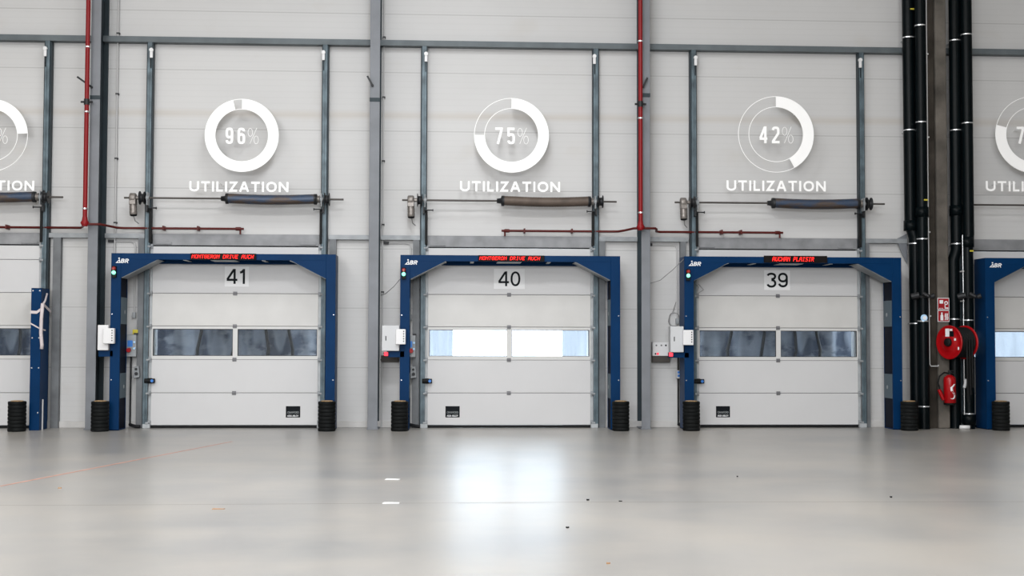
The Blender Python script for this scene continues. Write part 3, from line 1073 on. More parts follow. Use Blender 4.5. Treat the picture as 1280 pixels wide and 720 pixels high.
# ------------------------------------------------------------------ boxes beside the portal legs
for n, bx0, bx1, fx0, fx1, bz0, bz1, lamp in ((41, -5.945, -5.765, -5.832, -5.645, 1.362, 1.792, None),
                                              (40, -1.135, -0.838, -0.896, -0.727, 1.362, 1.80, (-1.07, 1.315)),
                                              (39, 3.86, 4.092, 4.066, 4.247, 1.350, 1.80, (3.872, 1.315))):
    root = thing('control_box', (0.5 * (bx0 + bx1), -0.6, bz0), 'white control box with vented front unit on the left leg of portal %d' % n, 'control box', 'white portal control boxes')
    body = MB().box(bx0, bx1, -0.735, -0.53, bz0, bz1).build('body', 'greybox' if n != 41 else 'white', root, 0.008)
    fu = MB().box(fx0, fx1, -0.83, -0.735, 1.475, 1.737).build('front_unit', 'white', root, 0.012, seg=2)
    for k in range(5):
        z = 1.52 + k * 0.042
        MB().box(fx1 - 0.042, fx1 - 0.024, -0.832, -0.829, z, z + 0.020).build('vent_slot', 'ink', fu)
    if n != 41:
        MB().box(bx0 + 0.06, bx0 + 0.075, -0.738, -0.735, 1.54, 1.62).build('lock_slot', 'ink', body)
    if lamp:
        MB().box(lamp[0] - 0.03, lamp[0] + 0.04, -0.705, -0.665, lamp[1] - 0.04, lamp[1] + 0.03).build('red_lamp', 'redlamp', root, 0.008)
        MB().box(lamp[0] + 0.02, lamp[0] + 0.05, -0.70, -0.60, lamp[1] + .02, bz0 + 0.01).build('lamp_bracket', 'dark', root)

# boxes on the wall beside doors 40 and 39
for n, x0, x1 in ((40, -1.18, -0.87), (39, 3.644, 3.961)):
    root = thing('junction_box', (0.5 * (x0 + x1), -0.1, 1.27), 'low white junction box on the wall beside door %d, left of its portal' % n, 'junction box', 'wall junction boxes')
    bd = MB().box(x0, x1, -0.13, -0.0, 1.275, 1.52).build('body', 'white', root, 0.008)
    MB().box(x0, x1, -0.10, -0.0, 1.16, 1.272).build('cable_tray', 'browntray', root, 0.004)
    for dx, dz, m in ((0.055, 0.04, 'ink'), (0.24, 0.19, 'ink'), (0.16, 0.19, 'hinge'), (0.07, 0.19, 'hinge')):
        MB().cyl((x0 + dx, -0.135, 1.275 + dz), (x0 + dx, -0.129, 1.275 + dz), 0.016, 12).build('cable_gland', m, bd)
    MB().cyl((x0 + 0.095, -0.14, 1.315), (x0 + 0.095, -0.129, 1.315), 0.020, 12).build('red_indicator', 'redlamp', bd)

# push-button stations between portal leg and door
for n, x0, x1 in ((41, -5.60, -5.43), (40, -0.70, -0.57)):
    root = thing('push_button_station', (0.5 * (x0 + x1), -0.15, 1.25), 'grey push-button station with red emergency stop left of door %d' % n, 'button box', 'door push-button stations')
    MB().box(x0, x1, -0.19, -0.105, 1.245, 1.63).build('housing', 'galv', root, 0.01, seg=2)
    MB().box(x0 + 0.02, x1 - 0.06, -0.193, -0.19, 1.42, 1.53).build('blue_plate', 'blueplastic', root)
    MB().lathe((x0 + 0.05, -0.19, 1.36), (0, -1, 0), [(0, 0.025), (0.02, 0.025), (0.02, 0.042), (0.045, 0.038)], 16).build('stop_button', 'firered', root)
    for z in (1.50, 1.39):
        MB().lathe((x1 - 0.03, -0.19, z), (0, -1, 0), [(0, 0.020), (0.018, 0.018)], 12).build('button', 'signblue', root)
    MB().box(x1 - 0.05, x1 + 0.01, -0.17, -0.105, 1.63, 1.66).build('cap', 'dark', root)
o = tag(MB().box(-5.513, -5.422, -0.118, -0.106, 1.635, 1.72).build('warning_card', 'yellow', origin=(-5.47, -0.11, 1.63)), 'small yellow warning card above the push-button station of door 41', 'sign')

for n, x, lab in ((41, -5.42, 'left of door 41'), (40, -0.605, 'left of door 40')):
    root = thing('cable_winch', (x, -0.15, 0.87), 'small grey hand winch housing low on the jamb %s' % lab, 'winch', 'hand winch housings')
    MB().prism([(x - 0.055, 0.87), (x + 0.05, 0.89), (x + 0.035, 1.09), (x - 0.045, 1.07)], -0.18, -0.106).build('housing', 'galv', root, 0.006)
    MB().cyl((x, -0.20, 0.95), (x, -0.18, 0.95), 0.03, 14).build('spool', 'dark', root)
    MB().cyl((x - .005, -0.20, 1.03), (x - .005, -0.18, 1.03), 0.022, 14).build('crank_hub', 'dark', root)
root = thing('light_switch', (4.12, -0.02, 0.87), 'small blue-grey double switch on the wall low beside door 39', 'switch')
MB().box(4.075, 4.16, -0.125, -0.085, 0.875, 1.02).build('plate', 'greybox', root, 0.006)
for z in (0.905, 0.965):
    MB().box(4.095, 4.14, -0.135, -0.125, z, z + 0.04).build('rocker', 'blueplastic', root, 0.003)
MB().box(4.10, 4.13, -0.09, 0.0, 0.9, 1.0).build('back_box', 'dark', root)

# loose cables
cab = [((-0.82, -0.6, 2.62), (-0.95, -0.45, 2.48), (-1.1, -0.3, 2.36), (-1.19, -0.1, 2.34)),
       ((4.12, -0.6, 2.98), (3.95, -0.5, 2.80), (3.75, -0.35, 2.62), (3.56, -0.2, 2.56))]
for pts, n in zip(cab, (40, 39)):
    tag(MB().tube(pts, 0.006, 6).build('cable', 'cable', origin=pts[0]), 'thin grey cable hanging from the portal of door %d to the steel column' % n, 'cable', 'hanging cables')
cl = [(4.05 + 0.10 * math.cos(t * 0.35) + 0.01 * math.sin(t), -0.03 - 0.003 * t / 5, 1.93 + 0.12 * math.sin(t * 0.35)) for t in range(5, 40)]
tag(MB().tube([(4.09, -0.03, 2.25)] + cl, 0.006, 6).build('cable_coil', 'cable', origin=(4.05, -0.03, 1.93)), 'small coil of thin grey cable on the wall left of door 39', 'cable')
zz = [(4.39, -0.17, 2.62), (4.47, -0.17, 2.5), (4.40, -0.17, 2.36), (4.56, -0.17, 2.46), (4.47, -0.17, 2.56)]
tag(MB().tube(zz, 0.006, 6).build('cable', 'cable', origin=zz[0]), 'zigzag thin cable dangling inside the left haunch of portal 39', 'cable')
for x, n in ((-5.55, 41), (-0.68, 40), (4.12, 39)):
    mb = MB().cyl((x, -0.05, 0.05), (x, -0.05, 1.25), 0.016, 8).tube([(x, -0.05, 0.06), (x + 0.04, -0.10, 0.05), (x + 0.12, -0.16, 0.035), (x + 0.2, -0.17, 0.03)], 0.03, 8)
    tag(mb.build('floor_cable', 'dark', origin=(x, -0.05, 0)), 'black cable running down the wall to the floor left of door %d' % n, 'cable', 'black floor cables')

# conduits on the columns
for x, w in ((-5.86, 'right of the left steel column, beside door 41'), (-1.17, 'right of the middle steel column, beside door 40')):
    root = thing('conduit', (x, -0.04, 0), 'thin pale cable conduit on the wall ' + w, 'conduit', 'thin wall conduits')
    MB().cyl((x, -0.05, 0.0), (x, -0.05, ZC - .01), 0.014, 10).build('tube', 'cond', root)
    for z in (8.0, 6.96, 5.88, 4.735, 3.6, 2.4, 1.2):
        MB().box(x - 0.025, x + 0.03, -0.068, -0.001, z - 0.012, z + 0.012).build('clip', 'dark', root)


for pts, w in ((((-5.98, -0.02, 3.27), (-5.60, -0.02, 3.27), (-5.53, -0.02, 3.25), (-5.51, -0.02, 3.18), (-5.51, -0.02, 2.02)), 'left of door 41'),
               (((-1.16, -0.02, 3.27), (-0.76, -0.02, 3.27), (-0.69, -0.02, 3.25), (-0.67, -0.02, 3.18), (-0.67, -0.02, 2.0)), 'left of door 40'),
               (((3.56, -0.02, 3.27), (4.03, -0.02, 3.27), (4.09, -0.02, 3.25), (4.11, -0.02, 3.18), (4.11, -0.02, 1.95)), 'left of door 39')):
    root = thing('conduit', pts[-1], 'pale bent conduit under the girt, turning down the wall ' + w, 'conduit', 'bent wall conduits')
    MB().tube(pts, 0.014, 8).build('tube', 'cond', root)
    MB().box(pts[0][0] - .0, pts[0][0] + 0.10, -0.045, -0.001, 3.25, 3.30).build('junction', 'dark', root, 0.004)
    MB().box(pts[-1][0] - .03, pts[-1][0] + 0.03, -0.055, -0.001, pts[-1][2] - 0.10, pts[-1][2]).build('end_box', 'galv', root, 0.004)

# ------------------------------------------------------------------ red sprinkler pipework
def riser(x, zt, z0, label, valve):
    root = thing('sprinkler_riser', (x, -0.64, z0), label, 'pipe', 'red sprinkler risers')
    MB().cyl((x, -0.64, z0), (x, -0.64, ZC), 0.038, 16).build('pipe', 'red', root)
    MB().lathe((x, -0.64, z0 - 0.05), (0, 0, 1), [(0, 0.045), (0.06, 0.075), (0.10, 0.05), (0.16, 0.042)], 16).build('tee', 'red', root)
    for z in zt:
        c = MB().lathe((x, -0.64, z - 0.012), (0, 0, 1), [(0, 0.046), (0.024, 0.046)], 16)
        c.box(x - 0.015, x + 0.015, -0.60, -0.515, z - 0.012, z + 0.012)
        c.build('clamp', 'chrome', root)
    v = MB().lathe((x, -0.64, valve - 0.05), (0, 0, 1), [(0, 0.048), (0.1, 0.048)], 14)
    v.cyl((x - 0.10, -0.64, valve), (x + 0.10, -0.64, valve), 0.018, 8)
    v.build('coupling', 'dark', root)
    return root


riser(-6.215, (6.573, 5.45, 3.782), 3.53, 'red vertical sprinkler pipe on the left steel column', 5.62)
riser(3.355, (6.813, 5.452, 3.788), 3.53, 'red vertical sprinkler pipe on the column between door 40 and door 39', 5.70)


def branch(pts, label, ends, name='sprinkler_pipe'):
    root = thing(name, pts[0], label, 'pipe', 'horizontal red sprinkler pipes')
    MB().tube(pts, 0.021, 12).build('pipe', 'redline', root)
    for e, s in ends:
        h = MB().lathe((e, -0.15, 3.495), (s, 0, 0), [(-0.08, 0.032), (0.0, 0.032), (0.02, 0.02), (0.06, 0.02)], 12)
        h.cyl((e, -0.15, 3.495), (e, -0.15, 3.40), 0.016, 8)
        h.build('end_fitting', 'redline', root)
    return root


Z = 3.495
b1 = branch([(-6.22, -0.64, 3.52), (-6.30, -0.45, Z), (-6.42, -0.15, Z), (-9.5, -0.15, Z), (-12, -0.15, Z)], 'dark red pipe running left from the left column over door 42', [])
b2 = branch([(-6.22, -0.64, 3.515), (-5.96, -0.64, 3.515), (-5.90, -0.5, 3.51), (-5.78, -0.22, Z), (-5.68, -0.15, Z), (-5.5, -0.15, Z), (-3.64, -0.15, Z)], 'dark red pipe ending above the middle of door 41', [(-3.66, 1)])
b3 = branch([(3.355, -0.64, 3.515), (3.24, -0.60, 3.515), (3.12, -0.35, 3.50), (3.02, -0.17, Z), (2.9, -0.15, Z), (0.98, -0.15, Z)], 'dark red pipe reaching left across the top of door 40', [(1.0, -1)])
b4 = branch([(3.355, -0.64, 3.515), (3.62, -0.62, 3.515), (3.66, -0.5, 3.51), (3.70, -0.2, 3.50), (3.78, -0.15, Z), (5.97, -0.15, Z)], 'dark red pipe ending above the middle of door 39', [(5.95, 1)])
for br, xs in ((b1, (-7.7, -8.6)), (b2, (-5.0, -4.4)), (b3, (1.35, 2.2)), (b4, (4.9, 5.25))):
    for x in xs:
        MB().box(x - 0.012, x + 0.012, -0.18, 0.0, Z - 0.032, Z + 0.045).build('pipe_hanger', 'redline', br)
for x, z in ((-4.55, 3.38), (0.12, 3.40), (4.90, 3.39)):
    pass


# ------------------------------------------------------------------ ribbed bollards
def bollard(loc, label):
    root = thing('rubber_bollard', loc, label, 'bollard', 'black ribbed bollards')
    prof = []
    nb = 8
    h = 0.505 / nb
    for i in range(nb):
        z = i * h
        prof += [(z, 0.136), (z + 0.006, 0.145), (z + 0.014, 0.149), (z + h - 0.014, 0.149), (z + h - 0.006, 0.145), (z + h - 0.0005, 0.136)]
    MB().lathe(loc, (0, 0, 1), prof, 36).build('ring_stack', 'ring', root)
    MB().lathe((loc[0], loc[1], 0.504), (0, 0, 1), [(0, 0.105), (0.012, 0.10), (0.016, 0.06), (0.018, 0.01)], 24).build('cap', 'tan', root)
    return root


b0 = bollard((-5.855, -0.83, 0), 'black ribbed bollard left of the left leg of portal 41')
for x, lab in ((-7.23, 'black ribbed bollard at the left picture edge beside the strapped navy post'), (-2.055, 'black ribbed bollard in front of the right leg of portal 41'),
               (-0.818, 'black ribbed bollard in front of the left leg of portal 40'), (2.976, 'black ribbed bollard in front of the right leg of portal 40'),
               (4.203, 'black ribbed bollard in front of the left leg of portal 39'), (8.036, 'black ribbed bollard right of portal 39 before the black pipes'),
               (9.666, 'black ribbed bollard right of the hose reel, at the foot of the rightmost portal')):
    copy_thing(b0, (x, -0.83, 0), lab)

# ------------------------------------------------------------------ black pipes round the concrete column
def pipe_thing(name, runs, r, label, bands=(), couplings=(), material='blackpipe', marks=()):
    root = thing(name, runs[-1] if runs[-1][2] < runs[0][2] else runs[0], label, 'pipe', 'black downpipes')
    MB().tube(runs, r, 20).build('pipe', material, root)

    def at(z):
        for p, q in zip(runs, runs[1:]):
            if min(p[2], q[2]) <= z <= max(p[2], q[2]) and abs(p[2] - q[2]) > 1e-6:
                t = (z - p[2]) / (q[2] - p[2])
                return p[0] + (q[0] - p[0]) * t, p[1] + (q[1] - p[1]) * t
        return runs[-1][0], runs[-1][1]
    for z in bands:
        x, y = at(z)
        c = MB().lathe((x, y, z - 0.010), (0, 0, 1), [(0, r + 0.004), (0.020, r + 0.004)], 20)
        c.box(x - 0.02, x + 0.02, y + r - 0.01, -0.004, z - 0.012, z + 0.012)
        c.build('clamp', 'chrome', root)
    for z in couplings:
        x, y = at(z)
        MB().lathe((x, y, z - 0.09), (0, 0, 1), [(0, r + 0.002), (0, r + 0.016), (0.18, r + 0.016), (0.18, r + 0.002)], 20).build('coupling', material, root)
    for z in marks:
        x, y = at(z)
        MB().box(x + 0.0, x + 0.07, y - r - 0.006, y - r + 0.02, z - 0.012, z + 0.012).build('yellow_mark', 'yellow', root)
    return root


pipe_thing('downpipe', [(8.262, -0.34, ZC - .01), (8.275, -0.34, 3.75), (8.277, -0.34, 3.62), (8.345, -0.34, 3.42), (8.35, -0.34, 3.3), (8.352, -0.34, 0.0)], 0.106,
           'black downpipe left of the concrete column, outermost of its pair', (7.02, 5.34, 3.30, 1.87), (3.62,), marks=(7.52,))
pipe_thing('downpipe', [(8.425, -0.50, ZC - .01), (8.425, -0.50, 0.0)], 0.098,
           'black downpipe left of the concrete column, next to the column', (7.20, 5.46, 3.37, 1.91, 0.40), (3.85,), marks=(4.06,))
pipe_thing('downpipe', [(9.135, -0.33, ZC - .01), (9.12, -0.33, 3.2), (9.055, -0.33, 3.0), (9.055, -0.33, 0.0)], 0.105,
           'black downpipe right of the concrete column, next to the column', (6.98, 5.35, 3.3, 1.95), (3.9,))
pipe_thing('downpipe', [(9.288, -0.46, ZC - .01), (9.283, -0.46, 3.45), (9.26, -0.46, 3.3), (9.255, -0.46, 0.0)], 0.098,
           'black downpipe right of the concrete column, beside the rightmost portal', (7.06, 5.46, 3.38, 1.93, 0.27), (3.32, 0.17), marks=(3.16,))
root = thing('conduit', (8.54, -0.44, 1.1), 'pale conduit running down between the left black pipes and the concrete column', 'conduit')
MB().tube([(8.555, -0.47, ZC), (8.548, -0.47, 1.25), (8.55, -0.47, 1.15), (8.57, -0.47, 1.11), (8.70, -0.47, 1.11), (8.71, -0.46, 1.13)], 0.012, 8).build('tube', 'cond', root)
for z in (6.7, 5.2, 3.5, 2.0):
    MB().box(8.53, 8.58, -0.485, -0.42, z - 0.012, z + 0.012).build('clip', 'cond', root)
root = thing('conduit', (9.165, -0.36, 0.2), 'pale thin conduit between the two black pipes right of the concrete column', 'conduit')
MB().tube([(9.155, -0.50, 3.45), (9.16, -0.50, 2.4), (9.155, -0.50, 0.25)], 0.010, 8).build('tube', 'chrome', root)
for z in (2.8, 2.27, 1.3):
    MB().box(9.14, 9.172, -0.515, -0.40, z - 0.012, z + 0.012).build('clip', 'cond', root)
# flanged ball valves on the black pipes
for x, y, lab in ((8.36, -0.58, 'left'), (9.2, -0.57, 'right')):
    v = MB().cyl((x - 0.17, y, 2.34), (x - 0.05, y - 0.06, 2.37), 0.055, 14)
    v.cyl((x + 0.0, y - 0.10, 2.40), (x + 0.09, y - 0.14, 2.34), 0.035, 12)
    v.cyl((x + 0.17, y - 0.05, 2.34), (x + 0.22, y - 0.08, 2.36), 0.045, 12)
    v.box(x - 0.15, x + 0.20, y - 0.03, y + 0.02, 2.32, 2.36)
    tag(v.build('pipe_valve', 'dark', origin=(x, y, 2.35)), 'dark valve fitting at head height on the %s pair of black pipes' % lab, 'valve', 'pipe valve fittings')
g = MB().prism([(8.10, 3.40), (8.30, 3.50), (8.30, 2.95), (8.22, 3.10), (8.14, 3.30)][::-1], -0.10, -0.08)
tag(g.build('gusset_plate', 'column', origin=(8.2, -0.09, 3.2)), 'grey steel gusset plate beside the left black pipes at girt height', 'bracket')

# signs on the concrete column
def sign(name, x0, x1, z0, z1, label):
    root = thing(name, (0.5 * (x0 + x1), -0.425, z0), label, 'sign', 'red fire signs')
    MB().box(x0, x1, -0.436, -0.4295, z0, z1).build('border', 'print', root)
    MB().box(x0 + 0.01, x1 - 0.01, -0.439, -0.436, z0 + 0.01, z1 - 0.01).build('face', 'signred', root)
    return root


sx0, sx1 = 8.715, 8.928
s1 = sign('fire_hose_sign', sx0, sx1, 2.115, 2.325, 'upper red fire hose sign on the concrete column')
ic = MB()
ic.box(sx0 + .035, sx0 + .10, -0.441, -0.439, 2.225, 2.285)
ic.arc((sx0 + .155, 2.235), 0.018, 0.034, 0, 360, -0.441, -0.439, 24)
ic.box(sx0 + .128, sx0 + .142, -0.441, -0.439, 2.15, 2.22)
ic.box(sx0 + .13, sx1 - .02, -0.441, -0.439, 2.135, 2.155).box(sx0 + .03, sx0 + .05, -0.441, -0.439, 2.135, 2.145).box(sx0 + .07, sx0 + .09, -0.441, -0.439, 2.135, 2.145)
ic.build('pictogram', 'print', s1)
s2 = sign('extinguisher_sign', sx0, sx1, 1.90, 2.105, 'lower red fire extinguisher sign on the concrete column')
ic = MB()
ic.prism([(sx0 + .05, 1.925), (sx0 + .10, 1.925), (sx0 + .10, 2.01), (sx0 + .088, 2.03), (sx0 + .088, 2.065), (sx0 + .062, 2.065), (sx0 + .062, 2.03), (sx0 + .05, 2.01)], -0.441, -0.439)
for k in range(3):
    xq = sx0 + .125 + k * .022
    ic.prism([(xq, 1.93), (xq + .012, 1.93), (xq + .024, 1.97), (xq + .012, 2.0), (xq + .02, 2.05), (xq + .008, 2.05), (xq - .002, 2.0), (xq + .01, 1.97)], -0.441, -0.439)
ic.build('pictogram', 'print', s2)
root = thing('round_sign', (8.42, -0.52, 1.9), 'small round pale blue sign on the left black pipes', 'sign')
MB().lathe((8.405, -0.592, 1.965), (0, -1, 0), [(0, 0.058), (0.008, 0.062)], 28).build('disc', 'signblue', root)
MB().lathe((8.415, -0.600, 1.965), (0, -1, 0), [(0, 0.034), (0.002, 0.034)], 24).build('symbol', 'print', root)

# hose reel
A = math.radians(66)
nx, ny = -math.sin(A), -math.cos(A)                 # axis pointing to the viewer's left
RC = Vector((8.775, -0.78, 1.535))                   # centre of the near disc
ax = Vector((nx, ny, 0))
rr = 0.298
root = thing('hose_reel', (RC.x, RC.y, RC.z), 'red fire hose reel with black hose beside the concrete column', 'hose reel')
MB().lathe(RC - ax * 0.02, ax, [(0, rr - .01), (0.004, rr), (0.022, rr), (0.03, rr - 0.012), (0.022, rr - 0.03), (0.020, 0.16), (0.03, 0.15), (0.03, 0.07), (0.03, 0.001)], 48).build('near_disc', 'firered', root)
BC = RC - ax * 0.40
MB().lathe(BC, ax, [(0, 0.001), (0.0, rr - .01), (0.006, rr), (0.026, rr), (0.030, rr - 0.012), (0.026, rr - .03), (0.026, 0.1)], 48).build('far_disc', 'firered', root)
hs = MB()
for k in range(9):
    c = BC + ax * (0.045 + k * 0.039)
    prof = []
    fr = []
    w = Vector((0, 0, 1))
    u = ax.cross(w).normalized()
    R0, r0 = 0.250, 0.0195
    for i in range(40):
        a = 2 * math.pi * i / 40
        rad = u * math.cos(a) + w * math.sin(a)
        fr.append([c + rad * (R0 + r0 * math.cos(q * math.pi / 4)) + ax * (r0 * math.sin(q * math.pi / 4)) for q in range(8)])
    fr.append(fr[0])
    hs.rings(fr, False)
hs.lathe(BC + ax * 0.02, ax, [(0, 0.235), (0.36, 0.235)], 40)
hose = hs.build('coiled_hose', 'black', root)
ho = MB()
for off, zb in ((0.20, 0.62), (0.26, 0.50), (0.14, 0.75)):
    c = BC + ax * off
    x, y = c.x - u.x * 0.0, c.y
    side = -u if u.y > 0 else u
    e = c + side * 0.275
    ho.tube([e + Vector((0, 0, 0.05)), e + Vector((0.0, 0, -0.25)), e + Vector((0.01, 0, zb - RC.z))], 0.0195, 10)
ho.build('hanging_hose', 'black', root)
MB().lathe(RC + ax * 0.008, ax, [(0, 0.075), (0.045, 0.07), (0.055, 0.05), (0.055, 0.001)], 24).build('hub', 'black', root)
# instruction sticker on the near disc
fu_ = -u if (-u).x > 0 else u
lb = MB()


def disc_quad(mb, a0, a1, b0, b1, h=0.006):
    q = [RC + fu_ * a + Vector((0, 0, b)) + ax * h for a, b in ((a0, b0), (a1, b0), (a1, b1), (a0, b1))]
    q2 = [p - ax * 0.003 for p in q]
    mb.add(q + q2, [(0, 1, 2, 3), (7, 6, 5, 4), (0, 4, 5, 1), (1, 5, 6, 2), (2, 6, 7, 3), (3, 7, 4, 0)])


for q in ((-0.07, 0.02, 0.10, 0.24), (0.03, 0.09, 0.20, 0.235), (0.13, 0.17, 0.03, 0.07), (0.21, 0.24, -0.13, -0.08)):
    lb = MB()
    disc_quad(lb, *q, 0.012)
    lb.build('instruction_label', 'print', root)
lb = MB()
disc_quad(lb, 0.025, 0.12, 0.10, 0.195, 0.012)
lb.build('dark_label', 'ink', root)
MB().box(8.80, 9.05, -0.55, -0.42, 1.50, 1.57).tube([(8.86, -0.43, 1.53), (8.93, -0.62, 1.53), tuple(BC)], 0.03, 10).build('swing_bracket', 'dark', root)
nz = MB().cyl((9.135, -0.66, 0.885), (9.09, -0.66, 0.735), 0.028, 12)
nz.build('nozzle', 'greybox', root)

# fire extinguisher
ex, ey = 8.878, -0.54
root = thing('fire_extinguisher', (ex, ey, 0.43), 'red fire extinguisher with white swoosh label on the concrete column', 'fire extinguisher')
MB().lathe((ex, ey, 0.455), (0, 0, 1), [(0, 0.085), (0.015, 0.105), (0.42, 0.105), (0.46, 0.095), (0.49, 0.06), (0.505, 0.03)], 28).build('cylinder', 'firered', root)
MB().lathe((ex, ey, 0.43), (0, 0, 1), [(0, 0.10), (0.035, 0.107)], 28).build('foot_ring', 'black', root)
v = MB().cyl((ex, ey, 0.95), (ex, ey, 1.03), 0.024, 12)
v.box(ex - 0.02, ex + 0.07, ey - 0.015, ey + 0.015, 1.02, 1.04).box(ex - 0.02, ex + 0.065, ey - 0.012, ey + 0.012, 0.985, 0.997)
v.cyl((ex, ey - 0.02, 1.0), (ex, ey - 0.035, 1.0), 0.02, 12)
v.build('valve_head', 'dark', root)
MB().tube([(ex - 0.01, ey, 0.985), (ex - 0.10, ey - 0.01, 1.0), (ex - 0.19, ey - 0.01, 0.93), (ex - 0.215, ey - 0.01, 0.82), (ex - 0.18, ey - 0.01, 0.70), (ex - 0.135, ey - 0.01, 0.62)], 0.014, 10).build('discharge_hose', 'black', root)
MB().lathe((ex - 0.20, ey - 0.01, 0.70), (0.45, 0, -1), [(0, 0.03), (0.10, 0.034), (0.20, 0.028)], 12).build('horn', 'firered', root)
# wrap-around label
sw = MB()


def on_cyl(a, z, r=0.1065):
    return (ex + r * math.sin(a), ey - r * math.cos(a), z)


def swoosh(pl, w):
    mb = MB()
    vs = []
    for a, z in pl:
        vs += [on_cyl(a - w, z), on_cyl(a + w, z)]
    mb.add(vs, [(2 * i, 2 * i + 1, 2 * i + 3, 2 * i + 2) for i in range(len(pl) - 1)], True)
    return mb


sws = swoosh([(0.55, 0.80), (0.25, 0.77), (-0.10, 0.735), (-0.05, 0.68), (0.30, 0.64), (0.55, 0.60), (0.45, 0.565), (0.10, 0.535)], 0.20)
t_ = swoosh([(-0.15, 0.545), (0.15, 0.535), (0.65, 0.535)], 0.18)
sws.add(t_.v, t_.f, True)
o = sws.build('swoosh_label', 'print', root)
so = o.modifiers.new('solid', 'SOLIDIFY')
so.thickness = 0.001
MB().box(ex - 0.04, ex + 0.04, ey + 0.10, -0.42, 0.82, 0.86).box(ex - 0.05, ex + 0.05, -0.435, -0.42, 0.5, 0.9).build('wall_hook', 'dark', root)

root = thing('pipe_offcut', (9.13, -0.5, 0), 'short white plastic pipe offcut lying on the floor under the hose reel', 'pipe offcut')
q = MB().lathe((9.06, -0.52, 0.034), (1, -0.15, 0), [(0, 0.028), (0, 0.034), (0.19, 0.034), (0.19, 0.028), (0.0, 0.028)], 18, cap=False)
q.build('tube', 'white', root)
MB().lathe((9.225, -0.5448, 0.034), (1, -0.15, 0), [(0, 0.036), (0.025, 0.036), (0.025, 0.03), (0, 0.03)], 18, cap=False).build('end_ring', 'dark', root)

# ------------------------------------------------------------------ utilisation gauges: overlay graphics built solid, stand-offs added
def gauge(cx, cz, r, pct, tx0, tx1, tz0, tz1, label, digits):
    y0, y1 = -0.36, -0.352
    root = thing('utilization_gauge_overlay', (cx, 0, cz), label, 'sign', 'white utilization gauge overlays')
    ri = r * 0.712
    MB().arc((cx, cz), ri, r, 0, 3.6 * pct, y0, y1, 96).build('filled_arc', 'sign', root)
    lw = 0.0095
    MB().arc((cx, cz), r - lw, r, 3.6 * pct, 360, y0, y1, 96).arc((cx, cz), ri, ri + lw, 3.6 * pct, 360, y0, y1, 96).build('outline_ring', 'sign', root)
    k = r / 0.655
    dw = 0.345 * k
    for i_, c_ in enumerate(digits):
        xd = cx - 0.285 * k + i_ * dw * 0.612
        dg = MB()
        write(dg, c_, xd, xd + dw * 0.388, cz - 0.155 * k, cz + 0.135 * k, y0, y1, {c_: .43}, 0.145, 0.24, 3.2)
        dg.build('digit', 'sign', root)
    pc = MB()
    for px, pz in ((0.150, 0.062), (0.255, -0.072)):
        ring = []
        for i in range(25):
            a = 2 * math.pi * i / 24
            ring.append((cx + k * (px + 0.040 * math.cos(a)), -0.355, cz + k * (pz - 0.008 + 0.070 * math.sin(a))))
        pc.tube(ring, 0.0045, 6)
    pc.tube([(cx + k * 0.145, -0.355, cz - k * 0.148), (cx + k * 0.265, -0.355, cz + k * 0.135)], 0.0045, 6)
    pc.build('percent_mark', 'sign', root)
    cp = MB()
    write(cp, 'UTILIZATION', tx0, tx1, tz0, tz1, y0, y1, CAPS, 0.19, 0.20)
    cp.build('caption', 'sign', root)
    pn = MB()  # pins added to hold the overlay graphic off the wall
    rm = 0.5 * (r + ri)
    for a in (45, 135, 200) + ((300,) if pct > 80 else ()):
        if a < 3.6 * pct:
            pn.cyl((cx + rm * math.sin(math.radians(a)), y1, cz + rm * math.cos(math.radians(a))), (cx + rm * math.sin(math.radians(a)), 0, cz + rm * math.cos(math.radians(a))), 0.008, 8)
    for dx in (-0.18, -0.03):
        pn.cyl((cx + dx * k, y1, cz + 0.11 * k), (cx + dx * k, 0, cz + 0.11 * k), 0.005, 6)
    w = tx1 - tx0
    for f in (0.145, 0.30, 0.70):
        pn.cyl((tx0 + w * f, y1, tz1 - 0.03), (tx0 + w * f, 0, tz1 - 0.03), 0.005, 6)
    pn.build('added_pins', 'sign', root)
    return root


gauge(-7.925, 5.075, 0.633, 24, -8.86, -7.168, 4.115, 4.288, 'white utilization gauge overlay graphic cut off by the left picture edge', '24')
gauge(-3.62, 5.119, 0.641, 96, -4.513, -2.802, 4.128, 4.305, 'white utilization gauge overlay graphic reading 96 percent above door 41', '96')
gauge(1.103, 5.171, 0.662, 75, 0.197, 1.965, 4.170, 4.350, 'white utilization gauge overlay graphic reading 75 percent above door 40', '75')
gauge(5.838, 5.241, 0.684, 42, 4.940, 6.731, 4.222, 4.408, 'white utilization gauge overlay graphic reading 42 percent above door 39', '42')
gauge(10.54, 5.285, 0.697, 79, 9.656, 11.49, 4.255, 4.438, 'white utilization gauge overlay graphic cut off by the right picture edge', '79')


# ------------------------------------------------------------------ behind the windows
def folded_sheet(x0, x1, y, z0, z1, amp, waves, seed, n=90):
    rnd = random.Random(seed)
    ph = [rnd.uniform(0, 6.28) for _ in range(4)]
    fr = []
    rows = 10
    for j in range(rows + 1):
        z = z0 + (z1 - z0) * j / rows
        row = []
        for i in range(n + 1):
            t = i / n
            d = amp * (math.sin(waves * t * 6.28 + ph[0] + 0.7 * math.sin(z * 1.4 + ph[1])) + 0.5 * math.sin(waves * 2.3 * t * 6.28 + ph[2] + 0.9 * z) + 0.3 * math.sin(5 * z + 9 * t + ph[3]))
            row.append((x0 + (x1 - x0) * t, y + d, z))
        fr.append(row)
    mb = MB()
    vs = [p for r_ in fr for p in r_]
    m_ = n + 1
    mb.add(vs, [(j * m_ + i, j * m_ + i + 1, (j + 1) * m_ + i + 1, (j + 1) * m_ + i) for j in range(rows) for i in range(n)], True)
    return mb


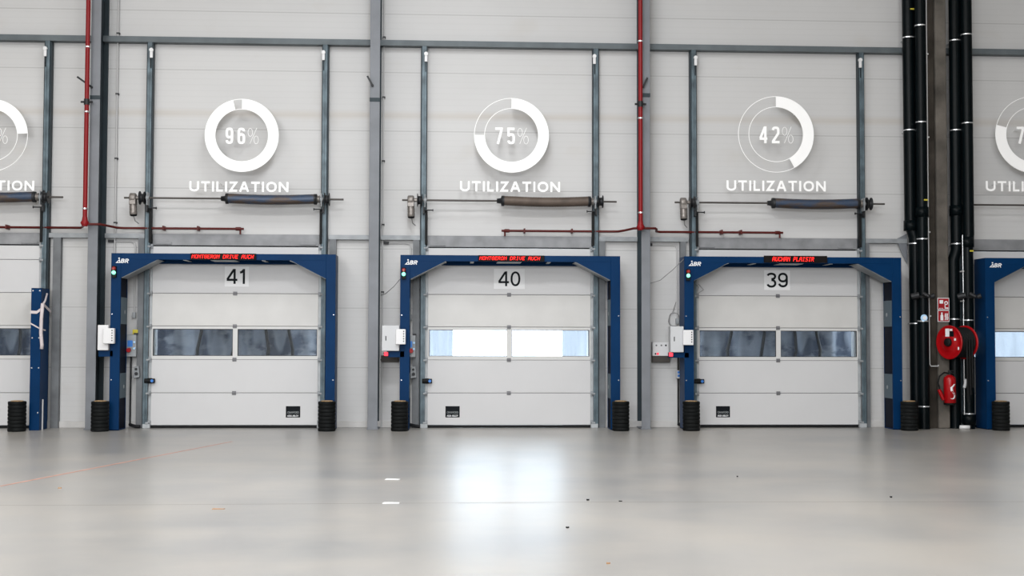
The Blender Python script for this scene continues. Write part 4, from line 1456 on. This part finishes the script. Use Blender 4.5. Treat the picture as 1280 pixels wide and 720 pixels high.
for n, sd in ((42, 3), (41, 11), (39, 23)):  # dark sheets added; folds and streaks imitate hall reflections in the panes
    o = folded_sheet(DX[n] - 1.8, DX[n] + 1.8, 0.75, -1.2, 3.3, 0.07, 4.5, sd).build('dock_sheet', 'reflectsheet', origin=(DX[n], 0.75, -1.2))
    tag(o, 'creased dark grey-blue sheet added outside door %d to imitate pane reflections' % n, 'curtain', 'dark reflection sheets')
    so = o.modifiers.new('solid', 'SOLIDIFY')
    so.thickness = 0.01
    for k, dx in enumerate((-0.75, -0.15, 0.45, 0.9)):  # strips added as the darkest bands of the imitated reflections
        st_ = MB().tube([(DX[n] + dx + 0.05 * math.sin(q * 1.7 + sd + k), 0.50 + 0.02 * math.sin(q * 2 + k), -1.2 + 4.5 * q / 14) for q in range(15)], 0.03, 8)
        st_.build('reflection_strip', 'dark', o)
for n, xs in ((40, ((-1.75, -1.0), (0.99, 1.75))), (38, ((-1.75, 0.5),))):
    for a, b in xs:
        o = folded_sheet(DX[n] + a, DX[n] + b, 0.45, -1.2, 3.3, 0.012, 3, n, 40).build('dock_sheet', 'curtainblue', origin=(DX[n] + a, 0.45, -1.2))
        side = 'left' if a < 0 else 'right'
        tag(o, 'pale blue translucent side curtain outside door %d, %s side' % (n, side), 'curtain', 'pale blue dock curtains')

# ------------------------------------------------------------------ litter on the floor
def scrap(name, x, y, w, d, ang, material, label, th=0.004):
    c, s_ = math.cos(ang), math.sin(ang)
    if name == 'grit_chip':
        w, d = w * 0.6, d * 0.6
    pl = [(-w, -d), (w * 0.9, -d * 0.8), (w, d), (-w * 0.8, d * 0.9)]
    P_ = [(x + a * c - b * s_, y + a * s_ + b * c) for a, b in pl]
    mb = MB().add([(a, b, 0.0) for a, b in P_] + [(a, b, th + 0.004 * (i % 2)) for i, (a, b) in enumerate(P_)],
                  [(3, 2, 1, 0), (4, 5, 6, 7), (0, 1, 5, 4), (1, 2, 6, 5), (2, 3, 7, 6), (3, 0, 4, 7)])
    tag(mb.build(name, material, origin=(x, y, 0)), label, 'litter')


scrap('paper_scrap', -0.615, -8.12, 0.085, 0.03, -0.1, 'paper', 'white paper scrap on the floor, farther of the two left of the window reflection')
scrap('paper_scrap', -0.54, -10.14, 0.085, 0.035, 0.05, 'paper', 'white paper scrap on the floor, nearer of the two left of the window reflection')
scrap('wood_splinter', -2.12, -10.51, 0.06, 0.012, 0.05, 'wood', 'small brown wood splinter on the floor in front of door 41')
scrap('grit_chip', 1.38, -9.99, 0.022, 0.02, 0.3, 'dark', 'dark grit chip on the floor at the right edge of the window reflection', 0.012)
scrap('grit_chip', 1.69, -10.08, 0.03, 0.012, 0.1, 'dark', 'flat dark chip beside the slab joint, right of the window reflection', 0.006)
scrap('grit_chip', 1.01, -11.76, 0.022, 0.016, 0.6, 'dark', 'dark chip on the floor within the bright window reflection', 0.01)
scrap('grit_chip', 1.14, -13.43, 0.025, 0.012, 0.2, 'wood', 'brownish chip nearest to the lower picture edge', 0.008)
scrap('grit_chip', 4.46, -9.86, 0.018, 0.016, 0.4, 'dark', 'lone dark chip on the floor in front of portal 39', 0.012)
scrap('grit_chip', 3.34, -7.96, 0.016, 0.014, 0.0, 'dark', 'tiny dark chip on the floor before the column between doors 40 and 39', 0.01)
scrap('grit_chip', -4.07, -8.86, 0.03, 0.02, 0.2, 'wood', 'small brown chip near the red painted line', 0.008)
